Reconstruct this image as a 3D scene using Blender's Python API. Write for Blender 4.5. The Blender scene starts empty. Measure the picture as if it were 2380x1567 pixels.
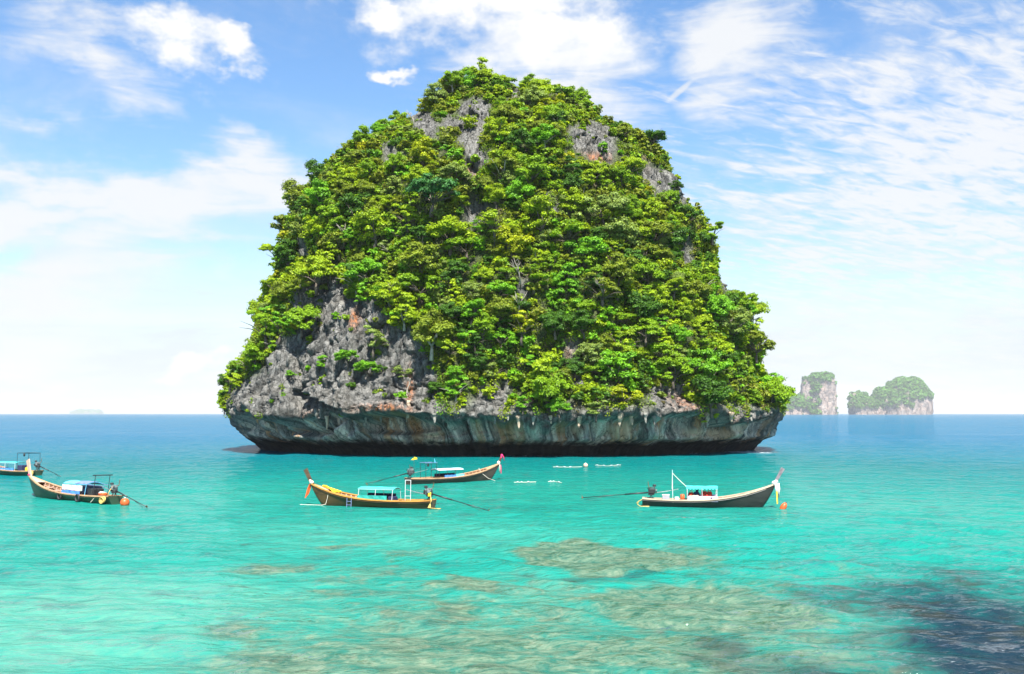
import bpy, math, random
import numpy as np
from mathutils import Vector, Matrix
from mathutils.bvhtree import BVHTree

random.seed(7)
rng = np.random.default_rng(11)
S = bpy.context.scene
C = S.collection
PI = math.pi

# ------------------------------------------------------------------ camera
CAM_H = 8.0
FPX = 1024 * 35.0 / 36.0
PITCH = math.atan((413.5 - 337.0) / FPX)
cam_d = bpy.data.cameras.new("camera")
cam_d.lens = 35.0
cam_d.sensor_width = 36.0
cam_d.clip_start = 0.5
cam_d.clip_end = 90000.0
cam = bpy.data.objects.new("camera", cam_d)
C.objects.link(cam)
cam.location = (0, 0, CAM_H)
cam.rotation_euler = (PI / 2 + PITCH, 0, 0)
S.camera = cam

# ------------------------------------------------------------------ light
SUN_EL = math.radians(57)
SUN_AZ = math.atan2(0.14, -0.92)          # azimuth of the sun, from +Y towards +X
to_sun = Vector((math.sin(SUN_AZ) * math.cos(SUN_EL), math.cos(SUN_AZ) * math.cos(SUN_EL), math.sin(SUN_EL)))
sun_d = bpy.data.lights.new("sun", 'SUN')
sun_d.energy = 5.0
sun_d.angle = math.radians(0.53)
sun_d.color = (1.0, 0.955, 0.88)
sun = bpy.data.objects.new("sun", sun_d)
C.objects.link(sun)
sun.rotation_euler = to_sun.to_track_quat('Z', 'Y').to_euler()
sun.location = (60, -40, 120)

S.view_settings.view_transform = 'Standard'
S.view_settings.look = 'None'
S.view_settings.gamma = 1.0
S.view_settings.use_curve_mapping = False
S.view_settings.exposure = 1.60


# pixel helpers: photo coordinates in a 2380 x 1567 view of the photograph
KD = 1024.0 / 2380.0
CP, SP = math.cos(PITCH), math.sin(PITCH)


def ray(dx, dy):
    u, v = dx * KD - 512.0, 337.0 - dy * KD
    return Vector((u, FPX * CP - v * SP, FPX * SP + v * CP)).normalized()


def at_y(dx, dy, Y):
    r = ray(dx, dy)
    t = Y / r.y
    return Vector((r.x * t, Y, CAM_H + r.z * t))


def at_sea(dx, dy):
    r = ray(dx, dy)
    t = -CAM_H / r.z
    return Vector((r.x * t, r.y * t, 0))


def proj(P):
    """world points (N,3) -> the 2380-wide photo coordinates"""
    x, y, z = P[:, 0], P[:, 1], P[:, 2] - CAM_H
    f = y * CP + z * SP
    up = -y * SP + z * CP
    return np.stack([(512 + FPX * x / f) / KD, (337 - FPX * up / f) / KD], 1)


def sp(x, y):      # pixel of the 2560 px photograph -> 2380 px view
    return x * 2380 / 2560.0, y * 2380 / 2560.0


# ------------------------------------------------------------------ node helpers
class NT:
    def __init__(self, tree):
        self.t = tree
        self.n = tree.nodes
        self.l = tree.links

    def put(self, sock, v):
        if isinstance(v, bpy.types.NodeSocket):
            self.l.new(v, sock)
        elif v is not None:
            if sock.type in ('RGBA',) and not isinstance(v, (int, float)) and len(v) == 3:
                v = (*v, 1)
            sock.default_value = v

    def node(self, typ, **kw):
        n = self.n.new(typ)
        for k, v in kw.items():
            setattr(n, k, v)
        return n

    def m(self, op, a, b=None, c=None, clamp=False):
        n = self.n.new('ShaderNodeMath')
        n.operation = op
        n.use_clamp = clamp
        for i, v in enumerate((a, b, c)):
            if v is not None:
                self.put(n.inputs[i], v)
        return n.outputs[0]

    def vm(self, op, a, b=None, scale=None):
        n = self.n.new('ShaderNodeVectorMath')
        n.operation = op
        self.put(n.inputs[0], a)
        if b is not None:
            self.put(n.inputs[1], b)
        if scale is not None:
            self.put(n.inputs[3], scale)
        return n.outputs[1] if op in ('LENGTH', 'DOT_PRODUCT') else n.outputs[0]

    def sep(self, v):
        n = self.n.new('ShaderNodeSeparateXYZ')
        self.put(n.inputs[0], v)
        return n.outputs

    def comb(self, x, y, z):
        n = self.n.new('ShaderNodeCombineXYZ')
        for i, v in enumerate((x, y, z)):
            self.put(n.inputs[i], v)
        return n.outputs[0]

    def ss(self, v, lo, hi):
        n = self.n.new('ShaderNodeMapRange')
        n.interpolation_type = 'SMOOTHSTEP'
        self.put(n.inputs[0], v)
        self.put(n.inputs[1], lo)
        self.put(n.inputs[2], hi)
        return n.outputs[0]

    def lin(self, v, lo, hi, a, b):
        n = self.n.new('ShaderNodeMapRange')
        self.put(n.inputs[0], v)
        for i, k in enumerate((lo, hi, a, b)):
            self.put(n.inputs[1 + i], k)
        return n.outputs[0]

    def noise(self, vec, scale, detail=4, rough=0.55, dist=0.0, col=False, ntype=None):
        n = self.n.new('ShaderNodeTexNoise')
        if ntype:
            n.noise_type = ntype
        self.put(n.inputs['Vector'], vec)
        n.inputs['Scale'].default_value = scale
        n.inputs['Detail'].default_value = detail
        n.inputs['Roughness'].default_value = rough
        n.inputs['Distortion'].default_value = dist
        return n.outputs['Color'] if col else n.outputs[0]

    def voro(self, vec, scale, feature='F1', rnd=1.0):
        n = self.n.new('ShaderNodeTexVoronoi')
        n.feature = feature
        self.put(n.inputs['Vector'], vec)
        n.inputs['Scale'].default_value = scale
        n.inputs['Randomness'].default_value = rnd
        return n

    def mix(self, f, a, b, blend='MIX'):
        n = self.n.new('ShaderNodeMix')
        n.data_type = 'RGBA'
        n.blend_type = blend
        self.put(n.inputs[0], f)
        self.put(n.inputs[6], a)
        self.put(n.inputs[7], b)
        return n.outputs[2]

    def ramp(self, f, stops):
        n = self.n.new('ShaderNodeValToRGB')
        cr = n.color_ramp
        while len(cr.elements) < len(stops):
            cr.elements.new(0.5)
        for e, (p, c) in zip(cr.elements, stops):
            e.position = p
            e.color = (*c, 1)
        self.put(n.inputs[0], f)
        return n.outputs[0]

    def attr(self, name):
        n = self.n.new('ShaderNodeAttribute')
        n.attribute_name = name
        return n

    def bump(self, h, strength, dist, normal=None):
        n = self.n.new('ShaderNodeBump')
        n.inputs['Strength'].default_value = strength
        n.inputs['Distance'].default_value = dist
        self.put(n.inputs['Height'], h)
        if normal is not None:
            self.put(n.inputs['Normal'], normal)
        return n.outputs[0]


def new_mat(name):
    m = bpy.data.materials.new(name)
    m.use_nodes = True
    m.node_tree.nodes.clear()
    return m, NT(m.node_tree)


def out(nt, shader):
    o = nt.node('ShaderNodeOutputMaterial')
    nt.l.new(shader, o.inputs['Surface'])


# ------------------------------------------------------------------ world: sky with clouds
W = bpy.data.worlds.new("World")
S.world = W
W.use_nodes = True
W.node_tree.nodes.clear()
w = NT(W.node_tree)
sky = w.node('ShaderNodeTexSky', sky_type='NISHITA')
sky.sun_disc = False
sky.sun_elevation = SUN_EL
sky.sun_rotation = SUN_AZ
sky.altitude = 0
sky.air_density = 1.15
sky.dust_density = 0.3
sky.ozone_density = 3.2
SKY_STRENGTH = 0.068
tc = w.node('ShaderNodeTexCoord')
dirv = w.vm('NORMALIZE', tc.outputs['Generated'])
dx_, dy_, dz_ = w.sep(dirv)[:3]
az = w.m('ARCTAN2', dx_, dy_)
el = w.m('ARCSINE', dz_)


def azel(dx, dy):
    r = ray(dx, dy)
    return math.atan2(r.x, r.y), math.asin(r.z)


ang = w.comb(az, el, 0.0)
angs = w.comb(az, w.m('MULTIPLY', el, 1.5), 0.0)
# overhead sheet projection for the high, thin clouds
zz = w.m('ADD', w.m('MAXIMUM', dz_, 0.0), 0.10)
sheet = w.comb(w.m('DIVIDE', dx_, zz), w.m('DIVIDE', dy_, zz), 0.0)
n_warp = w.noise(angs, 7.0, 5, 0.6, col=True)
warped = w.vm('ADD', ang, w.vm('SCALE', w.vm('SUBTRACT', n_warp, (0.5, 0.5, 0.5)), scale=0.16))
waz, wel = w.sep(warped)[:2]
n_big = w.noise(angs, 9.0, 8, 0.62)
n_fine = w.noise(angs, 26.0, 6, 0.62)
n_streak = w.noise(w.comb(w.m('MULTIPLY', az, 2.2), w.m('MULTIPLY', el, 11.0), 0.3), 2.6, 7, 0.6, 0.5)
n_sheet = w.noise(sheet, 1.6, 7, 0.62, 0.4)
sheet_r = w.comb(w.m('ADD', w.m('MULTIPLY', w.sep(sheet)[0], 0.8), w.m('MULTIPLY', w.sep(sheet)[1], 0.5)),
                 w.m('SUBTRACT', w.m('MULTIPLY', w.sep(sheet)[1], 2.0), w.m('MULTIPLY', w.sep(sheet)[0], 1.1)), 0.0)
n_flake = w.m('ADD', w.m('MULTIPLY', w.noise(sheet_r, 2.6, 3, 0.55, 0.3), 0.45), w.m('MULTIPLY', w.noise(sheet_r, 9.5, 5, 0.6, 0.5), 0.55))


def blob(cx, cy, rx, ry, rot=0.0, warp=True):
    """soft elliptical cloud bank round a viewing direction; 1 in the middle, 0 at the rim"""
    a0, e0 = azel(cx, cy)
    s = KD / FPX
    a, e = (waz, wel) if warp else (az, el)
    da, de = w.m('SUBTRACT', a, a0), w.m('SUBTRACT', e, e0)
    if rot:
        c_, s_ = math.cos(rot), math.sin(rot)
        da, de = (w.m('ADD', w.m('MULTIPLY', da, c_), w.m('MULTIPLY', de, s_)),
                  w.m('SUBTRACT', w.m('MULTIPLY', de, c_), w.m('MULTIPLY', da, s_)))
    da = w.m('DIVIDE', da, rx * s)
    de = w.m('DIVIDE', de, ry * s)
    d2 = w.m('ADD', w.m('MULTIPLY', da, da), w.m('MULTIPLY', de, de))
    return w.m('SUBTRACT', 1.0, w.m('SQRT', d2))


def cloud(bl, noise, gain, lo, hi):
    d = w.m('ADD', bl, w.m('MULTIPLY', w.m('SUBTRACT', noise, 0.5), gain))
    return w.ss(d, lo, hi)


def union(a, b):
    return w.m('SUBTRACT', 1.0, w.m('MULTIPLY', w.m('SUBTRACT', 1.0, a), w.m('SUBTRACT', 1.0, b)))


def maxm(a, b):
    return w.m('MAXIMUM', a, b)


# solid white heaps
heap = maxm(blob(1150, 20, 380, 110), blob(1290, 110, 260, 100))
heap = maxm(heap, blob(900, 10, 150, 45, -0.35))
heap = maxm(heap, blob(905, 148, 55, 22))
heap = maxm(heap, blob(405, 78, 135, 72))
heap = maxm(heap, blob(560, 92, 120, 42))
c_heap = cloud(heap, n_fine, 1.5, -0.12, 0.78)
# soft veils
veil = maxm(blob(150, 400, 640, 60), blob(570, 350, 110, 70, -0.3))
veil = maxm(veil, blob(60, 480, 560, 60, 0.1))
veil = maxm(veil, blob(170, 620, 330, 130, 0.35))
veil = maxm(veil, blob(1690, 70, 110, 120))
veil = maxm(veil, blob(180, 110, 150, 80, -0.5))
veil = maxm(veil, blob(1330, 190, 180, 90))
c_veil = w.m('MULTIPLY', cloud(veil, n_streak, 3.8, -0.55, 0.85), 0.96)
# flaky field on the right
flake = maxm(blob(2300, 380, 720, 400, 0.35), blob(2010, 170, 170, 160))
c_flake = w.m('MULTIPLY', cloud(flake, n_flake, 5.5, -0.35, 1.05), 0.94)
c_curl = w.m('MULTIPLY', cloud(blob(1580, 212, 46, 9, 0.62, False), n_fine, 0.9, 0.0, 0.6), 0.8)
# thin scattered wisps everywhere above, as the sky in view implies
c_wisp = w.m('MULTIPLY', w.ss(n_sheet, 0.50, 0.80), 0.42)
c_wisp2 = w.m('MULTIPLY', w.ss(n_big, 0.54, 0.8), 0.3)
# milky layer low down
low = w.m('MULTIPLY', w.m('SUBTRACT', 1.0, w.ss(w.m('ADD', el, w.m('MULTIPLY', w.m('SUBTRACT', n_streak, 0.5), 0.40)), 0.0, 0.22)), 0.92)
wind = maxm(blob(470, 615, 170, 85), blob(50, 545, 110, 45, 0.3))
wind = maxm(wind, blob(1900, 640, 150, 35, 0.15))
low = w.m('MULTIPLY', low, w.m('SUBTRACT', 1.0, w.m('MULTIPLY', w.ss(wind, 0.0, 0.7), 0.75)))
lowheap = cloud(blob(470, 850, 75, 45), n_fine, 1.2, 0.0, 0.7)
cov = union(union(c_heap, c_veil), union(c_flake, c_curl))
cov = union(cov, union(c_wisp, c_wisp2))
cov = union(cov, low)
cov = union(cov, w.m('MULTIPLY', lowheap, 0.8))
cov = w.m('MULTIPLY', cov, w.ss(dz_, -0.02, 0.0))
bg_sky = w.node('ShaderNodeBackground')
hsv = w.node('ShaderNodeHueSaturation')
hsv.inputs['Saturation'].default_value = 1.18
hsv.inputs['Hue'].default_value = 0.502
w.l.new(sky.outputs[0], hsv.inputs['Color'])
w.l.new(hsv.outputs[0], bg_sky.inputs['Color'])
bg_sky.inputs['Strength'].default_value = SKY_STRENGTH
bg_cloud = w.node('ShaderNodeBackground')
thick = w.m('MAXIMUM', c_heap, lowheap)
mid = w.m('MAXIMUM', c_veil, c_flake)
cc = w.mix(mid, (0.455, 0.485, 0.525), (0.535, 0.545, 0.56))
cc = w.mix(thick, cc, (0.60, 0.60, 0.60))
w.l.new(cc, bg_cloud.inputs['Color'])
bg_cloud.inputs['Strength'].default_value = 0.575
mixw = w.node('ShaderNodeMixShader')
w.put(mixw.inputs[0], cov)
w.l.new(bg_sky.outputs[0], mixw.inputs[1])
w.l.new(bg_cloud.outputs[0], mixw.inputs[2])
wo = w.node('ShaderNodeOutputWorld')
w.l.new(mixw.outputs[0], wo.inputs['Surface'])


# ------------------------------------------------------------------ numpy noise
_perm = rng.permutation(256).astype(np.int64)
_perm = np.concatenate([_perm, _perm, _perm])
_g = rng.normal(size=(256, 3))
_g /= np.linalg.norm(_g, axis=1)[:, None]


def perlin(P):
    P = np.asarray(P, dtype=np.float64)
    i = np.floor(P).astype(np.int64)
    f = P - i
    i &= 255
    u = f * f * f * (f * (f * 6 - 15) + 10)
    res = 0
    for a in (0, 1):
        for b in (0, 1):
            for c in (0, 1):
                h = _perm[_perm[_perm[i[:, 0] + a] + i[:, 1] + b] + i[:, 2] + c]
                d = ((f - np.array([a, b, c])) * _g[h]).sum(1)
                wgt = ((u[:, 0] if a else 1 - u[:, 0]) * (u[:, 1] if b else 1 - u[:, 1]) * (u[:, 2] if c else 1 - u[:, 2]))
                res = res + d * wgt
    return res * 1.5


def fbm(P, octv=4, gain=0.5, lac=2.03):
    P = np.asarray(P, dtype=np.float64)
    r, a, s = 0, 1.0, 0.0
    for k in range(octv):
        r = r + a * perlin(P + 17.3 * k)
        s += a
        P = P * lac
        a *= gain
    return r / s


_wr = rng.random((256, 3))


def worley(P):
    P = np.asarray(P, dtype=np.float64)
    i = np.floor(P).astype(np.int64)
    f = P - i
    f1 = np.full(len(P), 9.0)
    f2 = np.full(len(P), 9.0)
    idv = np.zeros(len(P))
    for a in (-1, 0, 1):
        for b in (-1, 0, 1):
            for c in (-1, 0, 1):
                h = _perm[_perm[_perm[(i[:, 0] + a) & 255] + ((i[:, 1] + b) & 255)] + ((i[:, 2] + c) & 255)]
                d = np.linalg.norm(_wr[h] + np.array([a, b, c]) - f, axis=1)
                closer = d < f1
                f2 = np.where(closer, f1, np.minimum(f2, d))
                idv = np.where(closer, h / 255.0, idv)
                f1 = np.where(closer, d, f1)
    return f1, f2, idv


def sstep(x, a, b):
    t = np.clip((x - a) / (b - a), 0, 1)
    return t * t * (3 - 2 * t)


# ------------------------------------------------------------------ mesh helpers
def np_mesh(name, V, F, smooth=True):
    V = np.asarray(V, dtype=np.float32)
    F = np.asarray(F, dtype=np.int32)
    me = bpy.data.meshes.new(name)
    k = F.shape[1]
    me.vertices.add(len(V))
    me.vertices.foreach_set('co', V.ravel())
    me.loops.add(F.size)
    me.loops.foreach_set('vertex_index', F.ravel())
    me.polygons.add(len(F))
    me.polygons.foreach_set('loop_start', np.arange(0, F.size, k, dtype=np.int32))
    me.polygons.foreach_set('loop_total', np.full(len(F), k, dtype=np.int32))
    me.update(calc_edges=True)
    me.polygons.foreach_set('use_smooth', np.full(len(F), smooth, dtype=bool))
    return me


def add_attr(me, name, vals, domain='POINT', typ='FLOAT'):
    a = me.attributes.new(name, typ, domain)
    if typ == 'FLOAT':
        a.data.foreach_set('value', np.asarray(vals, dtype=np.float32).ravel())
    else:
        a.data.foreach_set('color', np.asarray(vals, dtype=np.float32).ravel())


def link(name, me, mat=None, parent=None):
    o = bpy.data.objects.new(name, me)
    C.objects.link(o)
    if mat is not None:
        o.data.materials.append(mat)
    if parent is not None:
        o.parent = parent
    return o


def tag(o, label=None, cat=None, group=None, kind=None):
    if label:
        o['label'] = label
    if cat:
        o['category'] = cat
    if group:
        o['group'] = group
    if kind:
        o['kind'] = kind
    return o


def thing(name, label, cat, loc=(0, 0, 0), rz=0.0, group=None):
    o = bpy.data.objects.new(name, None)
    C.objects.link(o)
    o.empty_display_size = 0.3
    o.location = loc
    o.rotation_euler = (0, 0, rz)
    return tag(o, label, cat, group)


class MB:
    """collects boxes, tubes, lofts and balls; build() links them as one mesh object"""

    def __init__(self):
        self.v = []
        self.f = []

    def _add(self, vs, fs):
        b = len(self.v)
        self.v += [tuple(p) for p in vs]
        self.f += [tuple(b + i for i in f) for f in fs]
        return self

    def box(self, c, s, rot=None, taper=1.0):
        hx, hy, hz = s[0] / 2, s[1] / 2, s[2] / 2
        vs = []
        for z in (-1, 1):
            k = taper if z > 0 else 1.0
            for x, y in ((-1, -1), (1, -1), (1, 1), (-1, 1)):
                vs.append(Vector((x * hx * k, y * hy * k, z * hz)))
        if rot is not None:
            vs = [rot @ p for p in vs]
        c = Vector(c)
        return self._add([p + c for p in vs], [(3, 2, 1, 0), (4, 5, 6, 7), (0, 1, 5, 4), (1, 2, 6, 5), (2, 3, 7, 6), (3, 0, 4, 7)])

    def bbox(self, c, s, bev=0.02, rot=None):
        """bevelled box"""
        hx, hy, hz = s[0] / 2, s[1] / 2, s[2] / 2
        b = min(bev, hx * .8, hy * .8, hz * .8)
        rings = []
        for z, k in ((-hz, b), (-hz + b, 0), (hz - b, 0), (hz, b)):
            x, y = hx - k, hy - k
            rings.append([Vector(p) for p in ((-x + b, -y, z), (x - b, -y, z), (x, -y + b, z), (x, y - b, z), (x - b, y, z), (-x + b, y, z), (-x, y - b, z), (-x, -y + b, z))])
        vs = [p for r in rings for p in r]
        if rot is not None:
            vs = [rot @ p for p in vs]
        c = Vector(c)
        fs = [tuple(range(7, -1, -1)), tuple(range(24, 32))]
        for r in range(3):
            for i in range(8):
                j = (i + 1) % 8
                fs.append((r * 8 + i, r * 8 + j, r * 8 + 8 + j, r * 8 + 8 + i))
        return self._add([p + c for p in vs], fs)

    def tube(self, pts, r, n=6, cap=True):
        pts = [Vector(p) for p in pts]
        rs = r if isinstance(r, (list, tuple)) else [r] * len(pts)
        vs, fs = [], []
        prev = None
        for i, p in enumerate(pts):
            a = pts[max(0, i - 1)]
            b = pts[min(len(pts) - 1, i + 1)]
            d = (b - a)
            d = d.normalized() if d.length > 1e-9 else Vector((0, 0, 1))
            if prev is None:
                u = d.orthogonal().normalized()
            else:
                u = (prev - d * prev.dot(d))
                u = u.normalized() if u.length > 1e-6 else d.orthogonal().normalized()
            prev = u
            v = d.cross(u)
            for k in range(n):
                t = 2 * PI * k / n
                vs.append(p + (u * math.cos(t) + v * math.sin(t)) * rs[i])
        for i in range(len(pts) - 1):
            for k in range(n):
                k2 = (k + 1) % n
                fs.append((i * n + k, i * n + k2, (i + 1) * n + k2, (i + 1) * n + k))
        if cap:
            fs.append(tuple(range(n - 1, -1, -1)))
            fs.append(tuple(range((len(pts) - 1) * n, len(pts) * n)))
        return self._add(vs, fs)

    def ball(self, c, r, seg=10, ring=7):
        r = r if isinstance(r, (tuple, list)) else (r, r, r)
        vs = [Vector((0, 0, -1))]
        for i in range(1, ring):
            p = -PI / 2 + PI * i / ring
            for k in range(seg):
                t = 2 * PI * k / seg
                vs.append(Vector((math.cos(p) * math.cos(t), math.cos(p) * math.sin(t), math.sin(p))))
        vs.append(Vector((0, 0, 1)))
        fs = []
        for k in range(seg):
            k2 = (k + 1) % seg
            fs.append((0, 1 + k2, 1 + k))
            for i in range(ring - 2):
                a, b = 1 + i * seg, 1 + (i + 1) * seg
                fs.append((a + k, a + k2, b + k2, b + k))
            a = 1 + (ring - 2) * seg
            fs.append((a + k, a + k2, len(vs) - 1))
        c = Vector(c)
        return self._add([Vector((p.x * r[0], p.y * r[1], p.z * r[2])) + c for p in vs], fs)

    def sheet(self, rows, thick=None, closed=False):
        """grid of points; thick gives it a second skin along -z"""
        n, m = len(rows), len(rows[0])
        vs = [Vector(p) for r in rows for p in r]
        fs = [(i * m + j, i * m + j + 1, (i + 1) * m + j + 1, (i + 1) * m + j) for i in range(n - 1) for j in range(m - 1)]
        if thick:
            off = Vector(thick)
            N = len(vs)
            vs += [p + off for p in vs]
            fs += [tuple(N + k for k in reversed(f)) for f in fs]
            edge = [(0, j) for j in range(m)] + [(i, m - 1) for i in range(1, n)] + [(n - 1, j) for j in range(m - 2, -1, -1)] + [(i, 0) for i in range(n - 2, 0, -1)]
            ids = [i * m + j for i, j in edge]
            for a, b in zip(ids, ids[1:] + ids[:1]):
                fs.append((b, a, a + N, b + N))
        return self._add(vs, fs)

    def build(self, name, mat, parent=None, smooth=False):
        me = bpy.data.meshes.new(name)
        me.from_pydata(self.v, [], self.f)
        if smooth:
            me.polygons.foreach_set('use_smooth', [True] * len(me.polygons))
        me.update()
        return link(name, me, mat, parent)


# ------------------------------------------------------------------ materials
def rock_material(name, far=False):
    m, t = new_mat(name)
    geo = t.node('ShaderNodeNewGeometry')
    P = geo.outputs['Position']
    x, y, z = t.sep(P)[:3]
    k = 0.035 if far else 1.0
    if far:
        ux_, uy_ = x, y
    else:
        pl = t.sep(t.attr('plan').outputs['Vector'])
        ux_, uy_ = pl[0], pl[1]
    flut = t.comb(ux_, uy_, t.m('MULTIPLY', z, 0.16))
    n1 = t.noise(P, 0.11 * k, 5, 0.6)
    n2 = t.noise(P, 0.9 * k, 7, 0.65)
    n3 = t.noise(flut, 0.75 * k, 6, 0.62)
    grey = t.ramp(t.m('ADD', t.m('MULTIPLY', n3, 0.62), t.m('MULTIPLY', n2, 0.38)),
                  [(0.34, (0.016, 0.0165, 0.016)), (0.44, (0.072, 0.072, 0.067)), (0.54, (0.150, 0.148, 0.137)), (0.68, (0.27, 0.266, 0.246))])
    warm = t.mix(t.ss(n1, 0.5, 0.68), grey, t.mix(0.22, grey, (0.13, 0.11, 0.08)))
    rust = t.attr('rust').outputs['Fac']
    rmask = t.m('MULTIPLY', rust, t.ss(n2, 0.40, 0.58))
    colr = t.mix(rmask, warm, (0.36, 0.13, 0.042))
    veg = t.attr('veg').outputs['Fac']
    colr = t.mix(t.m('MULTIPLY', veg, 0.92), colr, t.mix(n2, (0.030, 0.050, 0.008), (0.070, 0.085, 0.020))) if not far else colr
    # water-stained foot of the cliff: grey-green drapes with ochre and white runs, then the black tide band
    if not far:
        runs = t.m('ADD', t.m('MULTIPLY', t.noise(t.comb(ux_, uy_, t.m('MULTIPLY', z, 0.05)), 1.5, 5, 0.6), 0.5), t.m('MULTIPLY', t.noise(t.comb(ux_, uy_, t.m('MULTIPLY', z, 0.10)), 0.42, 4, 0.6), 0.5))
        runs2 = t.noise(t.comb(ux_, uy_, t.m('MULTIPLY', z, 0.08)), 0.33, 5, 0.62)
        drape = t.ramp(runs, [(0.39, (0.016, 0.021, 0.020)), (0.455, (0.095, 0.108, 0.100)), (0.52, (0.24, 0.25, 0.23)), (0.60, (0.50, 0.46, 0.385))])
        drape = t.mix(t.m('MULTIPLY', t.ss(runs2, 0.49, 0.62), 0.8), drape, (0.34, 0.19, 0.085))
        drape = t.mix(t.attr('pale').outputs['Fac'], drape, (0.46, 0.35, 0.24))
        foot = t.attr('foot').outputs['Fac']
        colr = t.mix(foot, colr, drape)
        tide = t.m('SUBTRACT', 1.0, t.ss(t.m('ADD', z, t.m('MULTIPLY', t.m('SUBTRACT', t.noise(P, 0.30, 5, 0.65), 0.5), 4.0)), 2.1, 3.2))
        colr = t.mix(t.m('MULTIPLY', tide, 0.95), colr, (0.014, 0.013, 0.012))
    else:
        up = t.sep(geo.outputs['Normal'])[2]
        g = t.ss(t.m('ADD', up, t.m('MULTIPLY', t.m('SUBTRACT', n2, 0.5), 1.6)), 0.35, 0.62)
        colr = t.mix(g, t.mix(0.45, colr, (0.42, 0.33, 0.28)), (0.050, 0.115, 0.012))
    bk = 1.0 if far else t.m('SUBTRACT', 1.0, t.m('MULTIPLY', t.attr('foot').outputs['Fac'], 0.7))
    b1 = t.bump(t.m('MULTIPLY', n3, bk), 1.0, 0.55 / k)
    wv = t.vm('ADD', t.comb(x, y, t.m('MULTIPLY', z, 0.35)), t.vm('SCALE', t.noise(P, 0.8 * k, 4, 0.6, col=True), scale=1.6 / k))
    vor = t.voro(wv, 0.85 * k, 'DISTANCE_TO_EDGE').outputs[0]
    crack = t.ss(vor, 0.0, 0.07)
    colr = t.mix(t.m('MULTIPLY', t.m('SUBTRACT', 1.0, crack), t.m('MULTIPLY', t.ss(n2, 0.42, 0.6), 0.75)), colr, (0.016, 0.016, 0.015))
    vor2 = t.voro(t.vm('MULTIPLY', wv, (1, 1, 1.4)), 2.6 * k, 'DISTANCE_TO_EDGE').outputs[0]
    colr = t.mix(t.m('MULTIPLY', t.m('SUBTRACT', 1.0, t.ss(vor2, 0.0, 0.10)), t.m('MULTIPLY', t.ss(n3, 0.42, 0.58), 0.6)), colr, (0.020, 0.020, 0.019))
    b2 = t.bump(t.m('MULTIPLY', t.m('ADD', t.m('MULTIPLY', crack, 0.8), t.m('MULTIPLY', n2, 1.6)), bk), 0.9, 0.32 / k, b1)
    p = t.node('ShaderNodeBsdfPrincipled')
    t.put(p.inputs['Base Color'], colr)
    p.inputs['Roughness'].default_value = 0.85
    p.inputs['Specular IOR Level'].default_value = 0.2
    t.put(p.inputs['Normal'], b2)
    out(t, p.outputs[0])
    return m


ROCK = rock_material('limestone')
FAR_ROCK = rock_material('far_limestone', True)


def leaf_material(name, dark, light, trans=0.40, attr=True):
    m, t = new_mat(name)
    if attr:
        a = t.attr('tint').outputs['Fac']
        oi = t.node('ShaderNodeObjectInfo').outputs['Random']
        f = t.m('ADD', t.m('MULTIPLY', a, 0.85), t.m('MULTIPLY', oi, 0.15))
        colr = t.ramp(f, [(0.0, dark), (0.95, light)])
    p = t.node('ShaderNodeBsdfPrincipled')
    t.put(p.inputs['Base Color'], colr)
    p.inputs['Roughness'].default_value = 0.55
    p.inputs['Specular IOR Level'].default_value = 0.25
    tr = t.node('ShaderNodeBsdfTranslucent')
    t.put(tr.inputs['Color'], t.mix(1.0, colr, (1.25, 1.15, 0.5), 'MULTIPLY'))
    mx = t.node('ShaderNodeMixShader')
    mx.inputs[0].default_value = trans
    t.l.new(p.outputs[0], mx.inputs[1])
    t.l.new(tr.outputs[0], mx.inputs[2])
    out(t, mx.outputs[0])
    return m


LEAF = {
    'mid green': leaf_material('leaf_mid_green', (0.080, 0.165, 0.005), (0.245, 0.410, 0.010)),
    'yellow-green': leaf_material('leaf_yellow_green', (0.125, 0.205, 0.005), (0.355, 0.490, 0.010)),
    'olive': leaf_material('leaf_olive', (0.080, 0.115, 0.010), (0.245, 0.320, 0.020)),
    'dark green': leaf_material('leaf_dark_green', (0.022, 0.066, 0.006), (0.085, 0.205, 0.014)),
    'bright green': leaf_material('leaf_bright_green', (0.070, 0.200, 0.008), (0.205, 0.460, 0.016)),
    'golden': leaf_material('leaf_golden', (0.165, 0.205, 0.005), (0.430, 0.500, 0.010)),
    'grey-green': leaf_material('leaf_grey_green', (0.105, 0.155, 0.030), (0.270, 0.370, 0.075)),
    'blue-green': leaf_material('leaf_blue_green', (0.018, 0.075, 0.016), (0.065, 0.210, 0.045)),
}


def simple_mat(name, base, rough=0.6, spec=0.4, var=0.25, scale=3.0, dark=None, metal=0.0, stretch=(1, 1, 1), bumpd=0.0):
    m, t = new_mat(name)
    tcn = t.node('ShaderNodeTexCoord').outputs['Object']
    v = t.vm('MULTIPLY', tcn, stretch)
    n = t.noise(v, scale, 5, 0.62)
    dk = dark if dark else tuple(c * (1 - var * 1.8) for c in base)
    lt = tuple(min(1, c * (1 + var * 0.5)) for c in base)
    colr = t.ramp(n, [(0.28, dk), (0.5, base), (0.72, lt)])
    p = t.node('ShaderNodeBsdfPrincipled')
    t.put(p.inputs['Base Color'], colr)
    p.inputs['Roughness'].default_value = rough
    p.inputs['Specular IOR Level'].default_value = spec
    p.inputs['Metallic'].default_value = metal
    if bumpd:
        t.put(p.inputs['Normal'], t.bump(n, 0.6, bumpd))
    out(t, p.outputs[0])
    return m


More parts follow.
